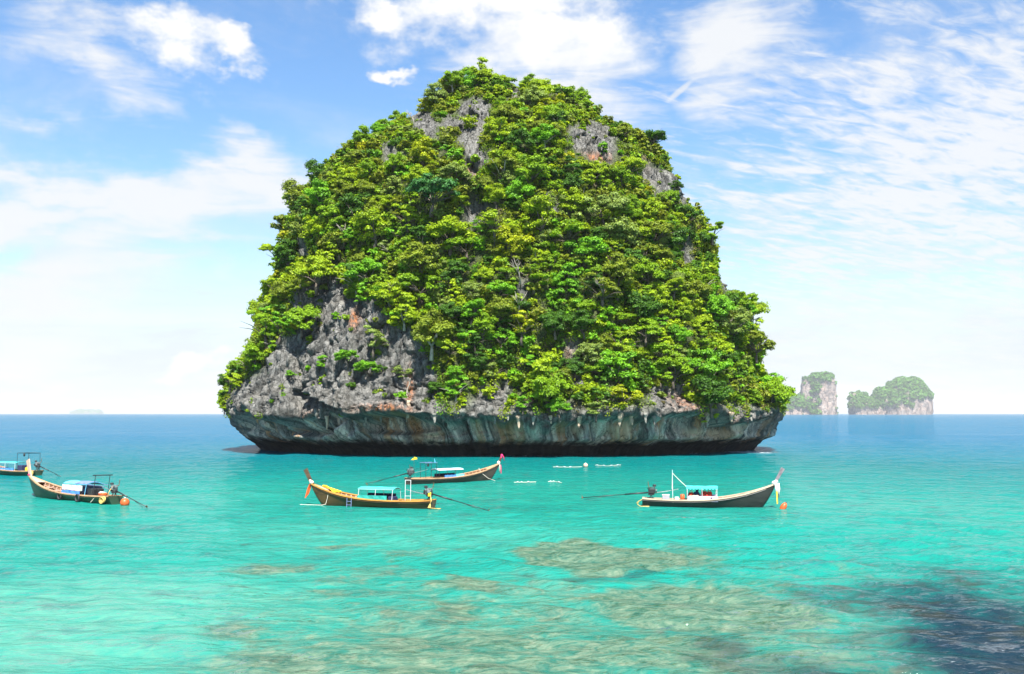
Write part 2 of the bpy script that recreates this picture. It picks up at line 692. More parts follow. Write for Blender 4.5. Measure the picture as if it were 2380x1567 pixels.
BARK = simple_mat('bark', (0.115, 0.095, 0.075), 0.9, 0.1, 0.4, 2.0)
PALE_BARK = simple_mat('pale_bark', (0.30, 0.27, 0.22), 0.9, 0.1, 0.3, 2.0)
M = {
    'hull_black': simple_mat('hull_black_paint', (0.020, 0.021, 0.019), 0.45, 0.4, 0.4, 1.4, dark=(0.008, 0.008, 0.008), stretch=(0.4, 1, 2)),
    'hull_green': simple_mat('hull_green_paint', (0.020, 0.055, 0.030), 0.5, 0.4, 0.4, 1.3, dark=(0.030, 0.026, 0.014), stretch=(0.4, 1, 2)),
    'hull_brown': simple_mat('hull_varnish', (0.075, 0.042, 0.014), 0.42, 0.4, 0.4, 1.5, dark=(0.018, 0.012, 0.006), stretch=(0.3, 1, 3)),
    'hull_grey': simple_mat('hull_weathered', (0.055, 0.042, 0.032), 0.6, 0.3, 0.4, 1.6, dark=(0.020, 0.016, 0.013), stretch=(0.3, 1, 3)),
    'tan': simple_mat('tan_wood', (0.40, 0.24, 0.13), 0.6, 0.3, 0.3, 2.5, stretch=(0.4, 2, 2)),
    'orange_wood': simple_mat('orange_varnish', (0.46, 0.22, 0.045), 0.45, 0.4, 0.3, 2.5, stretch=(0.4, 2, 2)),
    'cream': simple_mat('cream_paint', (0.46, 0.35, 0.25), 0.6, 0.3, 0.22, 2.2, stretch=(0.5, 2, 2)),
    'pinkish': simple_mat('pale_pink_paint', (0.46, 0.31, 0.235), 0.6, 0.3, 0.18, 2.0),
    'dark_wood': simple_mat('dark_wood', (0.085, 0.050, 0.028), 0.65, 0.3, 0.35, 2.5, stretch=(0.4, 2, 2)),
    'inner': simple_mat('inner_planking', (0.19, 0.105, 0.055), 0.7, 0.25, 0.35, 2.5, stretch=(0.4, 1, 4)),
    'deck': simple_mat('deck_boards', (0.30, 0.20, 0.125), 0.75, 0.2, 0.3, 2.0, stretch=(0.5, 6, 1)),
    'steel': simple_mat('engine_steel', (0.11, 0.11, 0.115), 0.4, 0.5, 0.5, 6.0, metal=0.6),
    'black': simple_mat('black_iron', (0.016, 0.016, 0.017), 0.45, 0.5, 0.4, 5.0),
    'chrome': simple_mat('bright_metal', (0.48, 0.47, 0.45), 0.3, 0.5, 0.3, 6.0, metal=0.8),
    'rust': simple_mat('rusty_iron', (0.14, 0.065, 0.03), 0.8, 0.2, 0.4, 6.0),
    'white': simple_mat('white_paint', (0.50, 0.50, 0.49), 0.5, 0.4, 0.12, 3.0),
    'turquoise': simple_mat('turquoise_canvas', (0.06, 0.52, 0.50), 0.7, 0.2, 0.12, 1.5, bumpd=0.02),
    'teal': simple_mat('teal_panel', (0.02, 0.27, 0.23), 0.6, 0.3, 0.15, 2.0),
    'sky_blue': simple_mat('sky_blue_canvas', (0.12, 0.42, 0.62), 0.7, 0.2, 0.15, 1.5, bumpd=0.02),
    'pale_blue': simple_mat('pale_blue_canvas', (0.46, 0.62, 0.74), 0.7, 0.2, 0.15, 1.5, bumpd=0.02),
    'blue': simple_mat('blue_tarp', (0.055, 0.19, 0.55), 0.6, 0.3, 0.2, 2.2, bumpd=0.02),
    'blue_grey': simple_mat('grey_blue_cloth', (0.13, 0.17, 0.30), 0.8, 0.2, 0.2, 2.2, bumpd=0.02),
    'lilac': simple_mat('lilac_panel', (0.50, 0.43, 0.60), 0.7, 0.2, 0.15, 2.0),
    'orange': simple_mat('orange_plastic', (0.50, 0.085, 0.018), 0.45, 0.4, 0.15, 4.0),
    'red': simple_mat('red_cloth', (0.42, 0.045, 0.025), 0.85, 0.1, 0.4, 6.0),
    'yellow': simple_mat('yellow_cloth', (0.72, 0.50, 0.03), 0.8, 0.1, 0.2, 6.0),
    'pink': simple_mat('magenta_ribbon', (0.62, 0.03, 0.13), 0.7, 0.2, 0.2, 6.0),
    'rope': simple_mat('yellow_rope', (0.50, 0.36, 0.12), 0.9, 0.1, 0.25, 9.0),
    'pale_rope': simple_mat('pale_rope', (0.58, 0.53, 0.44), 0.9, 0.1, 0.2, 9.0),
    'rubber': simple_mat('rubber', (0.030, 0.031, 0.034), 0.75, 0.3, 0.3, 5.0),
    'grey_box': simple_mat('grey_plastic', (0.27, 0.27, 0.30), 0.5, 0.4, 0.15, 4.0),
    'prow_grey': simple_mat('weathered_grey_wood', (0.17, 0.15, 0.165), 0.7, 0.2, 0.3, 3.0),
    'navy': simple_mat('dark_blue_cloth', (0.025, 0.03, 0.07), 0.8, 0.2, 0.2, 4.0),
    'clear': simple_mat('clouded_plastic', (0.52, 0.53, 0.48), 0.35, 0.5, 0.15, 3.0),
}


# ------------------------------------------------------------------ sea
def make_sea():
    fan = np.radians(np.concatenate([np.linspace(-180, -62, 24, endpoint=False), np.linspace(-62, 62, 330), np.linspace(62, 180, 25)[1:-1]]))
    rr = [6.0]
    while rr[-1] < 26000:
        r = rr[-1]
        k = 0.0085 if r < 26 else (0.0050 if r < 140 else (0.008 if r < 400 else 0.03))
        rr.append(r * (1 + k))
    rr = np.array(rr)
    A, R = np.meshgrid(fan, rr)
    X, Y = (R * np.sin(A)).ravel(), (R * np.cos(A)).ravel()
    r = R.ravel()
    # wind sea: several trains of long and short waves, fading with distance where the grid is too coarse
    Z = np.zeros_like(X)
    P2 = np.stack([X, Y, np.zeros_like(X)], 1)
    env = 0.65 + 0.7 * fbm(P2 * 0.02, 2)
    wr = np.random.default_rng(5)
    for lam, amp, n in ((9.0, 0.075, 4), (4.8, 0.085, 6), (2.6, 0.066, 8), (1.5, 0.036, 9)):
        for _ in range(n):
            d = math.radians(-104 + wr.normal() * 28)
            l = lam * wr.uniform(0.75, 1.3)
            kx, ky = math.cos(d) * 2 * PI / l, math.sin(d) * 2 * PI / l
            ph = kx * X + ky * Y + wr.uniform(0, 6.28) + 1.2 * perlin(P2 * 0.06 + lam)
            fade = 1 - sstep(r, 22 * lam, 70 * lam)
            s = np.sin(ph)
            Z += amp / math.sqrt(n) * 1.3 * fade * (s + 0.25 * np.cos(2 * ph))
    Z *= env * (1 - 0.55 * np.exp(-((X - 2) / 42.0) ** 2) * sstep(Y, 62, 95))
    for (bx, by) in ((942, 1266), (1122, 1205), (1755, 1268), (190, 1250), (60, 1182), (400, 1268)):
        bp = at_sea(bx * 2380 / 2560, by * 2380 / 2560)
        Z *= 1 - 0.6 * np.exp(-((X - bp.x) ** 2 + (Y - bp.y) ** 2) / 64.0)
    Z -= 0.0
    nr, na = R.shape
    idx = np.arange(nr * na).reshape(nr, na)
    j2 = np.roll(np.arange(na), -1)
    F = np.stack([idx[:-1, :], idx[:-1][:, j2], idx[1:][:, j2], idx[1:, :]], -1).reshape(-1, 4)
    V = np.stack([X, Y, Z], 1)
    # inner disc under the camera
    c = len(V)
    V = np.concatenate([V, [[0, 0, 0]]])
    tri = np.stack([np.full(na, c), idx[0][j2], idx[0], idx[0]], 1)
    me = np_mesh('sea', V, F)
    X, Y = V[:, 0], V[:, 1]
    PX = np.stack([X, Y, np.zeros_like(X)], 1)
    wx = X + 4.0 * fbm(PX * 0.14 + 3, 4)
    wy = Y + 4.0 * fbm(PX * 0.14 + 9, 4)

    def spot(cx, cy, rx, ry, soft=0.5):
        c = at_sea(cx, cy)
        ex = abs(at_sea(cx + rx, cy).x - c.x)
        ey = max(c.y - at_sea(cx, cy + ry).y, 0.2)
        ey2 = max(at_sea(cx, cy - ry).y - c.y, 0.2)
        dy = wy - c.y
        q = np.sqrt(((wx - c.x) / ex) ** 2 + np.where(dy > 0, dy / ey2, dy / ey) ** 2)
        return 1 - sstep(q, 1 - soft, 1 + soft)

    reef = np.zeros_like(X)
    for a in ((1390, 1296, 185, 36, .16, 1.0), (1590, 1300, 130, 30, .6, .6), (1620, 1412, 225, 48, .30, 1.0), (1840, 1420, 200, 70, .7, .5),
              (1095, 1362, 52, 22, .4, .85), (1035, 1402, 78, 20, .5, .85), (850, 1270, 58, 7, .5, .7), (640, 1322, 75, 14, .6, .6),
              (780, 1380, 70, 9, .5, .65), (945, 1290, 90, 12, .6, .35), (820, 1345, 130, 26, .8, .4),
              (640, 1480, 120, 30, .6, .6), (760, 1525, 190, 45, .6, .75), (1080, 1525, 400, 85, .7, .85), (1250, 1490, 460, 80, .8, .6), (1370, 1480, 190, 40, .6, .6),
              (1560, 1530, 300, 60, .6, .8), (1290, 1420, 80, 20, .6, .5), (1150, 1460, 110, 18, .6, .5), (870, 1440, 90, 13, .5, .6),
              (1890, 1510, 240, 70, .7, .6), (1980, 1360, 260, 50, .8, .35)):
        reef = np.maximum(reef, a[5] * spot(*a[:5]))
    reef = np.maximum(reef, 0.50 * sstep(-np.hypot(X, Y), -60, -38) * sstep(X, -17, -3))
    dark = np.zeros_like(X)
    for a in ((2460, 1520, 410, 155, .7, 1.0), (2360, 1370, 230, 70, .8, .55), (2200, 1425, 110, 25, .5, .8), (1980, 1565, 300, 40, .7, .65),
              (2060, 1480, 190, 60, .7, .35), (1660, 1500, 90, 25, .5, .5), (1720, 1545, 160, 30, .5, .5),
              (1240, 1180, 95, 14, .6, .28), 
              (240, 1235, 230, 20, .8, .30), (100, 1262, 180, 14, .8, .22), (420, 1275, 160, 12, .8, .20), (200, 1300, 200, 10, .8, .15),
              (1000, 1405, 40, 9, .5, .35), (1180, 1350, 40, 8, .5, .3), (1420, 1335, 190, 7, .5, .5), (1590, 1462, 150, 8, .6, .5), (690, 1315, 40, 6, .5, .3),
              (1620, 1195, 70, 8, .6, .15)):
        dark = np.maximum(dark, a[5] * spot(*a[:5]))
    shallow = np.zeros_like(X)
    for a in ((60, 1470, 620, 130, .75, 1.0), (1250, 1370, 190, 40, .6, .55), (930, 1250, 420, 38, .8, .45), (430, 1370, 400, 60, .8, .5),
              (1020, 1440, 300, 50, .7, .45), (700, 1560, 500, 40, .7, .6)):
        shallow = np.maximum(shallow, a[5] * spot(*a[:5]))
    # depth grows with the distance from the shore, faster to the right and outside the lee of the island
    dist = np.hypot(X, Y)
    lee = np.exp(-((X - 5) / 62.0) ** 2) * (1 - sstep(Y, 175, 230))
    depth = sstep(dist + np.clip(np.abs(X) - 30, 0, 80) * 0.35, 50, 420) ** 0.7
    depth = np.clip(depth - 0.16 * lee + 0.06 * fbm(PX * 0.012, 3), 0, 1)
    foam_ripples = np.zeros_like(X)
    for a in ((1740, 1050, 80, 4, .8, .62), (1600, 1053, 60, 1.6, .7, .5), (1250, 1060, 420, 1.6, .7, .42), (2080, 1560, 0, 0, 0, 0)):
        if a[5]:
            foam_ripples = np.maximum(foam_ripples, a[5] * spot(*a[:5]))
    foam_ripples = np.maximum(foam_ripples, 0.30 * sstep(dark, .6, 1) * sstep(dist, 60, 30))  # pale ripple sheen on the near dark water, painted in as white flecks
    for nme, arr in (('reef', reef), ('dark', dark), ('depth', depth), ('foam_ripples', foam_ripples), ('shallow', shallow), ('calm', np.exp(-((X - 2) / 42.0) ** 2) * sstep(Y, 62, 95))):
        add_attr(me, nme, arr)
    return me


m, t = new_mat('sea_water')
P = t.node('ShaderNodeNewGeometry').outputs['Position']
px_, py_, pz_ = t.sep(P)[:3]
flat = t.comb(t.m('MULTIPLY', px_, 0.62), py_, 0.0)
flat_r = t.comb(t.m('ADD', t.m('MULTIPLY', px_, 0.55), t.m('MULTIPLY', py_, 0.25)), t.m('SUBTRACT', py_, t.m('MULTIPLY', px_, 0.16)), 0.0)
w1 = t.noise(flat, 0.55, 3, 0.5, 0.4)
w2 = t.noise(flat_r, 1.5, 4, 0.55, 0.5)
w3 = t.noise(flat, 4.6, 3, 0.55, 0.3)
gust = t.noise(P, 0.022, 4, 0.6)
gk = t.lin(gust, 0.3, 0.7, 0.65, 1.25)
hsum = t.m('ADD', t.m('MULTIPLY', w1, 0.55), t.m('ADD', t.m('MULTIPLY', w2, 0.26), t.m('MULTIPLY', w3, 0.045)))
hsum = t.m('MULTIPLY', hsum, t.m('MULTIPLY', gk, t.m('SUBTRACT', 1.15, t.m('MULTIPLY', t.attr('calm').outputs['Fac'], 0.65))))
wn = t.bump(hsum, 1.0, 0.95)
# what lies below, seen wobbling through the ripples
wob = t.vm('SCALE', t.vm('SUBTRACT', t.noise(flat, 0.9, 3, 0.5, col=True), (0.5, 0.5, 0.5)), scale=2.0)
Pb = t.vm('ADD', P, wob)
bed1 = t.noise(Pb, 0.34, 6, 0.62)
bed2 = t.noise(Pb, 1.3, 5, 0.65)
bed3 = t.noise(Pb, 4.2, 4, 0.65)
bedm = t.m('ADD', t.m('MULTIPLY', bed1, 0.6), t.m('MULTIPLY', bed2, 0.4))
depth = t.attr('depth').outputs['Fac']
body = t.ramp(depth, [(0.0, (0.008, 0.172, 0.135)), (0.16, (0.001, 0.132, 0.122)), (0.34, (0.001, 0.107, 0.118)), (0.55, (0.003, 0.106, 0.146)), (1.0, (0.006, 0.096, 0.172))])
shal = t.attr('shallow').outputs['Fac']
body = t.mix(t.m('MULTIPLY', shal, t.ss(bedm, 0.26, 0.66)), body, (0.080, 0.235, 0.170))
body = t.mix(t.m('MULTIPLY', t.ss(bed1, 0.50, 0.70), t.m('MULTIPLY', t.m('SUBTRACT', 1.0, depth), 0.55)), body, (0.003, 0.095, 0.098))  # darker patches: sea grass, with cloud shadow mixed into the water colour
reef = t.attr('reef').outputs['Fac']
rf = t.m('MULTIPLY', t.ss(t.m('ADD', reef, t.m('MULTIPLY', t.m('SUBTRACT', bedm, 0.5), 2.3)), 0.02, 0.90), 0.82)
reefc = t.ramp(t.m('ADD', t.m('MULTIPLY', bed2, 0.6), t.m('MULTIPLY', bed3, 0.4)), [(0.36, (0.014, 0.050, 0.034)), (0.45, (0.050, 0.088, 0.058)), (0.54, (0.098, 0.132, 0.084)), (0.66, (0.165, 0.182, 0.122))])
body = t.mix(rf, body, reefc)
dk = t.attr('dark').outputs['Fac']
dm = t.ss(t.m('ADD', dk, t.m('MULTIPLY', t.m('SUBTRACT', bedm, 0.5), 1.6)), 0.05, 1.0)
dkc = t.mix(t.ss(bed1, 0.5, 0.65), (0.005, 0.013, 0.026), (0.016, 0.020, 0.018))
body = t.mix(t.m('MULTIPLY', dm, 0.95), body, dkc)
dif = t.node('ShaderNodeBsdfDiffuse')
t.put(dif.inputs['Color'], body)
t.put(dif.inputs['Normal'], t.bump(hsum, 0.75, 0.95))
glo = t.node('ShaderNodeBsdfGlossy')
glo.inputs['Roughness'].default_value = 0.05
t.put(glo.inputs['Normal'], wn)
fr = t.node('ShaderNodeFresnel')
fr.inputs['IOR'].default_value = 1.33
t.put(fr.inputs['Normal'], wn)
mx = t.node('ShaderNodeMixShader')
t.put(mx.inputs[0], t.m('MULTIPLY', fr.outputs[0], 0.56))
t.l.new(dif.outputs[0], mx.inputs[1])
t.l.new(glo.outputs[0], mx.inputs[2])
fo = t.attr('foam_ripples').outputs['Fac']
fn = t.noise(flat, 2.2, 6, 0.68)
fmask = t.ss(t.m('ADD', fo, t.m('MULTIPLY', t.m('SUBTRACT', fn, 0.5), 1.7)), 0.48, 0.72)
fd = t.node('ShaderNodeBsdfDiffuse')
fd.inputs['Color'].default_value = (0.62, 0.66, 0.67, 1)
mx2 = t.node('ShaderNodeMixShader')
t.put(mx2.inputs[0], fmask)
t.l.new(mx.outputs[0], mx2.inputs[1])
t.l.new(fd.outputs[0], mx2.inputs[2])
out(t, mx2.outputs[0])
SEA = m
sea = tag(link('sea', make_sea(), SEA), kind='structure')

# ------------------------------------------------------------------ the island
ISL_Y = 236.0
LEFT = [(1072, 180), (1035, 192), (965, 238), (905, 268), (858, 306), (800, 358), (742, 392), (704, 452), (684, 495), (664, 552), (642, 575),
        (624, 650), (598, 700), (588, 750), (562, 815), (540, 870), (528, 905), (521, 940), (527, 962), (540, 985), (562, 1006), (594, 1028), (606, 1040)]
RIGHT = [(1100, 181), (1165, 202), (1235, 216), (1300, 232), (1375, 246), (1418, 292), (1465, 314), (1490, 334), (1545, 388), (1585, 430), (1606, 466),
         (1640, 512), (1672, 590), (1692, 632), (1722, 668), (1752, 700), (1766, 752), (1784, 800), (1800, 880), (1812, 930), (1818, 950), (1806, 985), (1800, 1008), (1770, 1020), (1752, 1040)]


def outline(pts):
    w_ = [at_y(a, b, ISL_Y) for a, b in pts]
    zs = np.array([p.z for p in w_])[::-1]
    xs = np.array([p.x for p in w_])[::-1]
    return zs, xs


LZ, LX = outline(LEFT)
RZ, RX = outline(RIGHT)
LZ = LZ - 2.6 * sstep(LZ, 14, 45) + 2.0 * sstep(LZ, 78, 88)
RZ = RZ - 2.6 * sstep(RZ, 14, 45) + 2.0 * sstep(RZ, 78, 88)
Z_TOP = max(LZ[-1], RZ[-1])
zrow = np.concatenate([np.arange(-1.6, 15, 0.21), np.arange(15, 36, 0.33), np.arange(36, Z_TOP - 0.3, 0.55), [Z_TOP]])
# smooth the side outlines a little so the plan does not jump from row to row
XL = np.interp(zrow, LZ, LX)
XR = np.interp(zrow, RZ, RX)
th = np.radians(np.concatenate([np.linspace(-205, 25, 700, endpoint=False), np.linspace(25, 155, 60, endpoint=False)]))
nt_, nz_ = len(th), len(zrow)
T, Zg = np.meshgrid(th, zrow)
cs, sn = np.cos(T), np.sin(T)
ex = 2 / 2.25
ux = np.sign(cs) * np.abs(cs) ** ex
uy = np.sign(sn) * np.abs(sn) ** ex
# half widths chosen so that the outline seen from the bay keeps its measured breadth (crowns add the rest)
inset = 1.9 * sstep(zrow, 9, 16)
TL, TR = XL + inset + 1.6 * sstep(zrow, 18, 36) - 2.4 * sstep(zrow, 40, 48) + 2.4 * sstep(zrow, 56, 68) + 2.0 * sstep(zrow, 68, 77), XR - inset - 0.9 * sstep(zrow, 40, 18) * sstep(zrow, 9, 16) - 1.8 * sstep(zrow, 20, 32) + 1.8 * sstep(zrow, 40, 48) + 2.0 * sstep(zrow, 55, 66) - 1.8 * sstep(zrow, 68, 75) - 2.6 * sstep(zrow, 8, 12) * (1 - sstep(zrow, 18, 30))
swap = TL > TR - 2.0
TL, TR = np.where(swap, (XL + XR) / 2 - 1.0, TL), np.where(swap, (XL + XR) / 2 + 1.0, TR)
XL, XR = TL.copy(), TR.copy()
for _ in range(5):
    cx_ = (XL + XR) / 2
    ax_ = (XR - XL) / 2
    by_ = 0.87 * ax_ + 2.0 * sstep(zrow, 60, 20)
    X0 = cx_[:, None] + ax_[:, None] * ux
    Y0 = ISL_Y + by_[:, None] * uy
    sl = X0 / Y0 * ISL_Y
    XL += TL - sl.min(1)
    XR += TR - sl.max(1)
    XR = np.maximum(XR, XL + 1.0)
nrm = np.stack([cs, sn * 1.1, np.full_like(cs, 0.0)], -1)
nrm /= np.linalg.norm(nrm, axis=-1)[..., None]
P0 = np.stack([X0, Y0, Zg], -1).reshape(-1, 3)
Nn = nrm.reshape(-1, 3)
D0 = proj(P0)


def in_poly(pts, poly, soft=12.0, grow=0.0):
    """soft mask of a polygon in photo coordinates"""
    x, y = pts[:, 0], pts[:, 1]
    inside = np.zeros(len(x), bool)
    dmin = np.full(len(x), 1e9)
    n = len(poly)
    for i in range(n):
        (x1, y1), (x2, y2) = poly[i], poly[(i + 1) % n]
        cond = ((y1 > y) != (y2 > y)) & (x < (x2 - x1) * (y - y1) / (y2 - y1 + 1e-12) + x1)
        inside ^= cond
        tt = np.clip(((x - x1) * (x2 - x1) + (y - y1) * (y2 - y1)) / ((x2 - x1) ** 2 + (y2 - y1) ** 2 + 1e-9), 0, 1)
        dmin = np.minimum(dmin, np.hypot(x - x1 - tt * (x2 - x1), y - y1 - tt * (y2 - y1)))
    sd = np.where(inside, dmin, -dmin)
    return sstep(sd + grow, -soft, soft)


ROCKS = [
    [(700, 655), (765, 632), (800, 650), (815, 690), (880, 700), (905, 740), (960, 770), (1010, 830), (1025, 960), (520, 965), (545, 890), (600, 870), (640, 800), (690, 760), (680, 700)],
    [(1066, 232), (1110, 224), (1140, 240), (1145, 268), (1130, 300), (1120, 340), (1140, 385), (1100, 405), (1075, 350), (1060, 310), (1015, 290), (1035, 262), (1060, 275)],
    [(1320, 300), (1370, 280), (1420, 300), (1440, 350), (1420, 385), (1375, 375), (1325, 340)],
    [(1480, 350), (1520, 385), (1610, 425), (1650, 490), (1600, 480), (1535, 455), (1490, 415)],
    [(1078, 470), (1110, 440), (1135, 480), (1115, 530), (1078, 535)],
    [(1225, 440), (1270, 450), (1300, 490), (1280, 510), (1235, 485)],
    [(1312, 790), (1340, 785), (1350, 850), (1365, 900), (1335, 900), (1315, 850)],
    [(945, 262), (990, 250), (1025, 290), (1010, 330), (960, 305)],
    [(885, 345), (908, 325), (930, 365), (895, 380)],
    [(1185, 205), (1205, 200), (1212, 232), (1190, 232)],
    [(1085, 345), (1120, 350), (1112, 420), (1080, 400)],
    [(1580, 560), (1605, 545), (1612, 610), (1588, 620)],
    [(690, 560), (720, 555), (722, 590), (695, 595)],
    [(1195, 655), (1225, 648), (1228, 690), (1200, 690)],
    [(1300, 615), (1330, 612), (1332, 650), (1305, 655)],
    [(560, 740), (600, 690), (600, 760), (575, 830)],
    [(1660, 640), (1700, 620), (1705, 670), (1680, 690)],
    [(1110, 900), (1185, 885), (1180, 960), (1090, 970)],
    [(1500, 900), (1600, 890), (1620, 960), (1520, 960)],
    [(400, 972), (2000, 960), (2000, 1100), (400, 1100)],
]


def rock_mask(d, grow=0.0):
    r_ = np.zeros(len(d))
    for pl in ROCKS:
        r_ = np.maximum(r_, in_poly(d, pl, 12.0, grow if pl is not ROCKS[-1] and pl is not ROCKS[0] else grow * .3))
    return r_


rk = rock_mask(D0)
# big buttresses and gullies, then blocks, then flutes
q = P0 * np.array([1, 1, 0.45])
big = fbm(q * 0.045 + 4.0, 3)
med = fbm(q * 0.13 + 11.0, 4)
f1, f2, cid = worley(P0 * np.array([0.24, 0.24, 0.11]) + 0.5 * np.stack([med, big, med], 1))
g1, g2, gid = worley(P0 * np.array([0.75, 0.75, 0.26]) + 31 + 0.4 * np.stack([big, med, big], 1))
flute = fbm(P0 * np.array([0.75, 0.75, 0.10]) + 5, 3)
fine = fbm(P0 * np.array([1.1, 1.1, 0.8]) + 21, 3)
side = sstep(np.abs(np.cos(T).ravel()), 0.80, 0.99)       # outlines stay put at the sides
amp = (1 - 0.55 * side)
zf = P0[:, 2]
upper = sstep(zf, 7, 12)
disp = amp * (big * 3.2 * upper + med * 2.0 * (0.4 + 0.6 * upper))
disp += rk * (0.5 * sstep(zf, 1.0, 3.0) + 0.5 * sstep(zf, 5.0, 8.0)) * ((cid - 0.5) * 2.1 - 1.0 * np.exp(-((f2 - f1) / 0.07) ** 2) + (gid - 0.5) * 0.65 - 0.55 * np.exp(-((g2 - g1) / 0.09) ** 2))
disp += (flute * 1.0 + fine * 0.75) * (0.35 + 0.65 * rk) * (0.75 + 0.25 * sstep(zf, 5.5, 8.5)) * sstep(zf, -1.5, 2.5)
# the sea notch: hollow under a ragged lip, curtains of flowstone down to the tide line
lip = 7.1 + 3.6 * fbm(np.stack([P0[:, 0] * 0.06, P0[:, 1] * 0.06, np.zeros(len(P0))], 1) + 40, 3) + 2.6 * fbm(np.stack([P0[:, 0] * 0.26, P0[:, 1] * 0.35, np.zeros(len(P0))], 1) + 50, 2)
front = 1 - side
under = sstep(lip - zf, -0.25, 0.75)
curtain = fbm(np.stack([P0[:, 0] * 0.20, P0[:, 1] * 0.20, P0[:, 2] * 0.015], 1) + 60, 3)
disp -= front * under * (2.2 + 3.0 * np.clip(curtain * 2.2 + 0.1, -0.8, 1.0) * sstep(zf, 1.5, 4))
disp -= front * sstep(3.6 - zf, 0, 2.6) * 2.8
# lip swells outward just above the notch
disp += front * 1.3 * np.exp(-((zf - lip - 1.1) / 1.5) ** 2)
# the big triangular recess on the left and the long hollow next to it
disp -= 4.2 * in_poly(D0, [(655, 905), (700, 915), (760, 945), (800, 955), (770, 1000), (700, 1020), (662, 1005)], 5)
disp -= 2.6 * in_poly(D0, [(820, 968), (1000, 962), (1010, 1000), (930, 1010), (840, 1005)], 5)
disp += 1.5 * in_poly(D0, [(800, 935), (1000, 930), (1005, 962), (820, 966)], 6)
# dark gully in the middle of the slope
disp -= 3.2 * in_poly(D0, [(1085, 455), (1130, 440), (1130, 530), (1060, 640), (1020, 650), (1040, 560)], 25)
near_top = 1 - 0.6 * sstep(zf, 84, 92)
P1 = P0 + Nn * (disp * near_top)[:, None]
P1[:, 2] += 0.5 * fine * upper + (0.9 * med) * sstep(zf, 70, 90)
idx = np.arange(nz_ * nt_).reshape(nz_, nt_)
j2 = np.roll(np.arange(nt_), -1)
Fq = np.stack([idx[:-1, :], idx[:-1][:, j2], idx[1:][:, j2], idx[1:, :]], -1).reshape(-1, 4)
top_c = len(P1)
Vt = np.concatenate([P1, [P1[idx[-1]].mean(0) + np.array([0, 0, 0.4])]])
step = 4
tops = np.stack([idx[-1], idx[-1][j2], np.full(nt_, top_c), np.full(nt_, top_c)], 1)
isl_me = np_mesh('cliff', Vt, Fq)
foot = front * sstep(lip + 0.2 - zf, -0.3, 0.5)
foot = np.maximum(foot, sstep(5.5 - zf, 0, 2))
rust = np.zeros(len(P0))
for (a, b, rx, ry, k_) in ((1385, 366, 45, 12, .75), (1500, 345, 20, 30, .7), (1000, 700, 20, 40, .8), (1080, 400, 30, 14, .6), (905, 950, 50, 10, .9), (820, 740, 10, 20, .9),
                           (950, 900, 8, 40, .9), (690, 985, 20, 30, .6), (1640, 1000, 70, 25, .9), (1320, 640, 30, 30, .6), (1600, 930, 40, 30, .4), (1320, 830, 20, 50, .3)):
    rust = np.maximum(rust, k_ * np.exp(-(((D0[:, 0] - a) / rx) ** 2 + ((D0[:, 1] - b) / ry) ** 2)))
pale = np.zeros(len(P0))
for (a, b, rx, ry, k_) in ((985, 1015, 30, 14, 1), (1640, 1010, 30, 14, .9), (1700, 1010, 30, 12, .9), (1455, 1000, 30, 18, .8), (950, 960, 8, 30, .7), (1205, 1010, 14, 20, .7),
                           (1350, 1000, 12, 16, .6), (760, 1010, 30, 16, .3), (1560, 1015, 30, 6, .5)):
    pale = np.maximum(pale, k_ * np.exp(-(((D0[:, 0] - a) / rx) ** 2 + ((D0[:, 1] - b) / ry) ** 2)))
for nme, arr in (('plan', None), ('rust', rust), ('foot', foot), ('pale', pale), ('veg', (1 - rk) * upper)):
    if arr is None:
        pl_ = np.concatenate([np.stack([66 * cs.ravel(), 60 * sn.ravel()], 1), np.zeros((len(P0), 1)), np.ones((len(P0), 1))], 1)
        add_attr(isl_me, nme, np.concatenate([pl_, [[0, 0, 0, 1]]]), 'POINT', 'FLOAT_COLOR')
        continue
    add_attr(isl_me, nme, np.concatenate([arr, [0]]))
island = thing('limestone_island', 'tall dome-shaped limestone island covered in green trees, rising from the turquoise bay', 'island', (cx_[0], ISL_Y, 0))
cliff = link('cliff', isl_me, ROCK, island)
cliff.matrix_parent_inverse = Matrix.Translation(-island.location)
bvh = BVHTree.FromPolygons([tuple(p) for p in Vt.tolist()], Fq.tolist())


def hit(dx, dy):
    r_ = bvh.ray_cast(Vector((0, 0, CAM_H)), ray(dx, dy))
    return r_[0], r_[1]


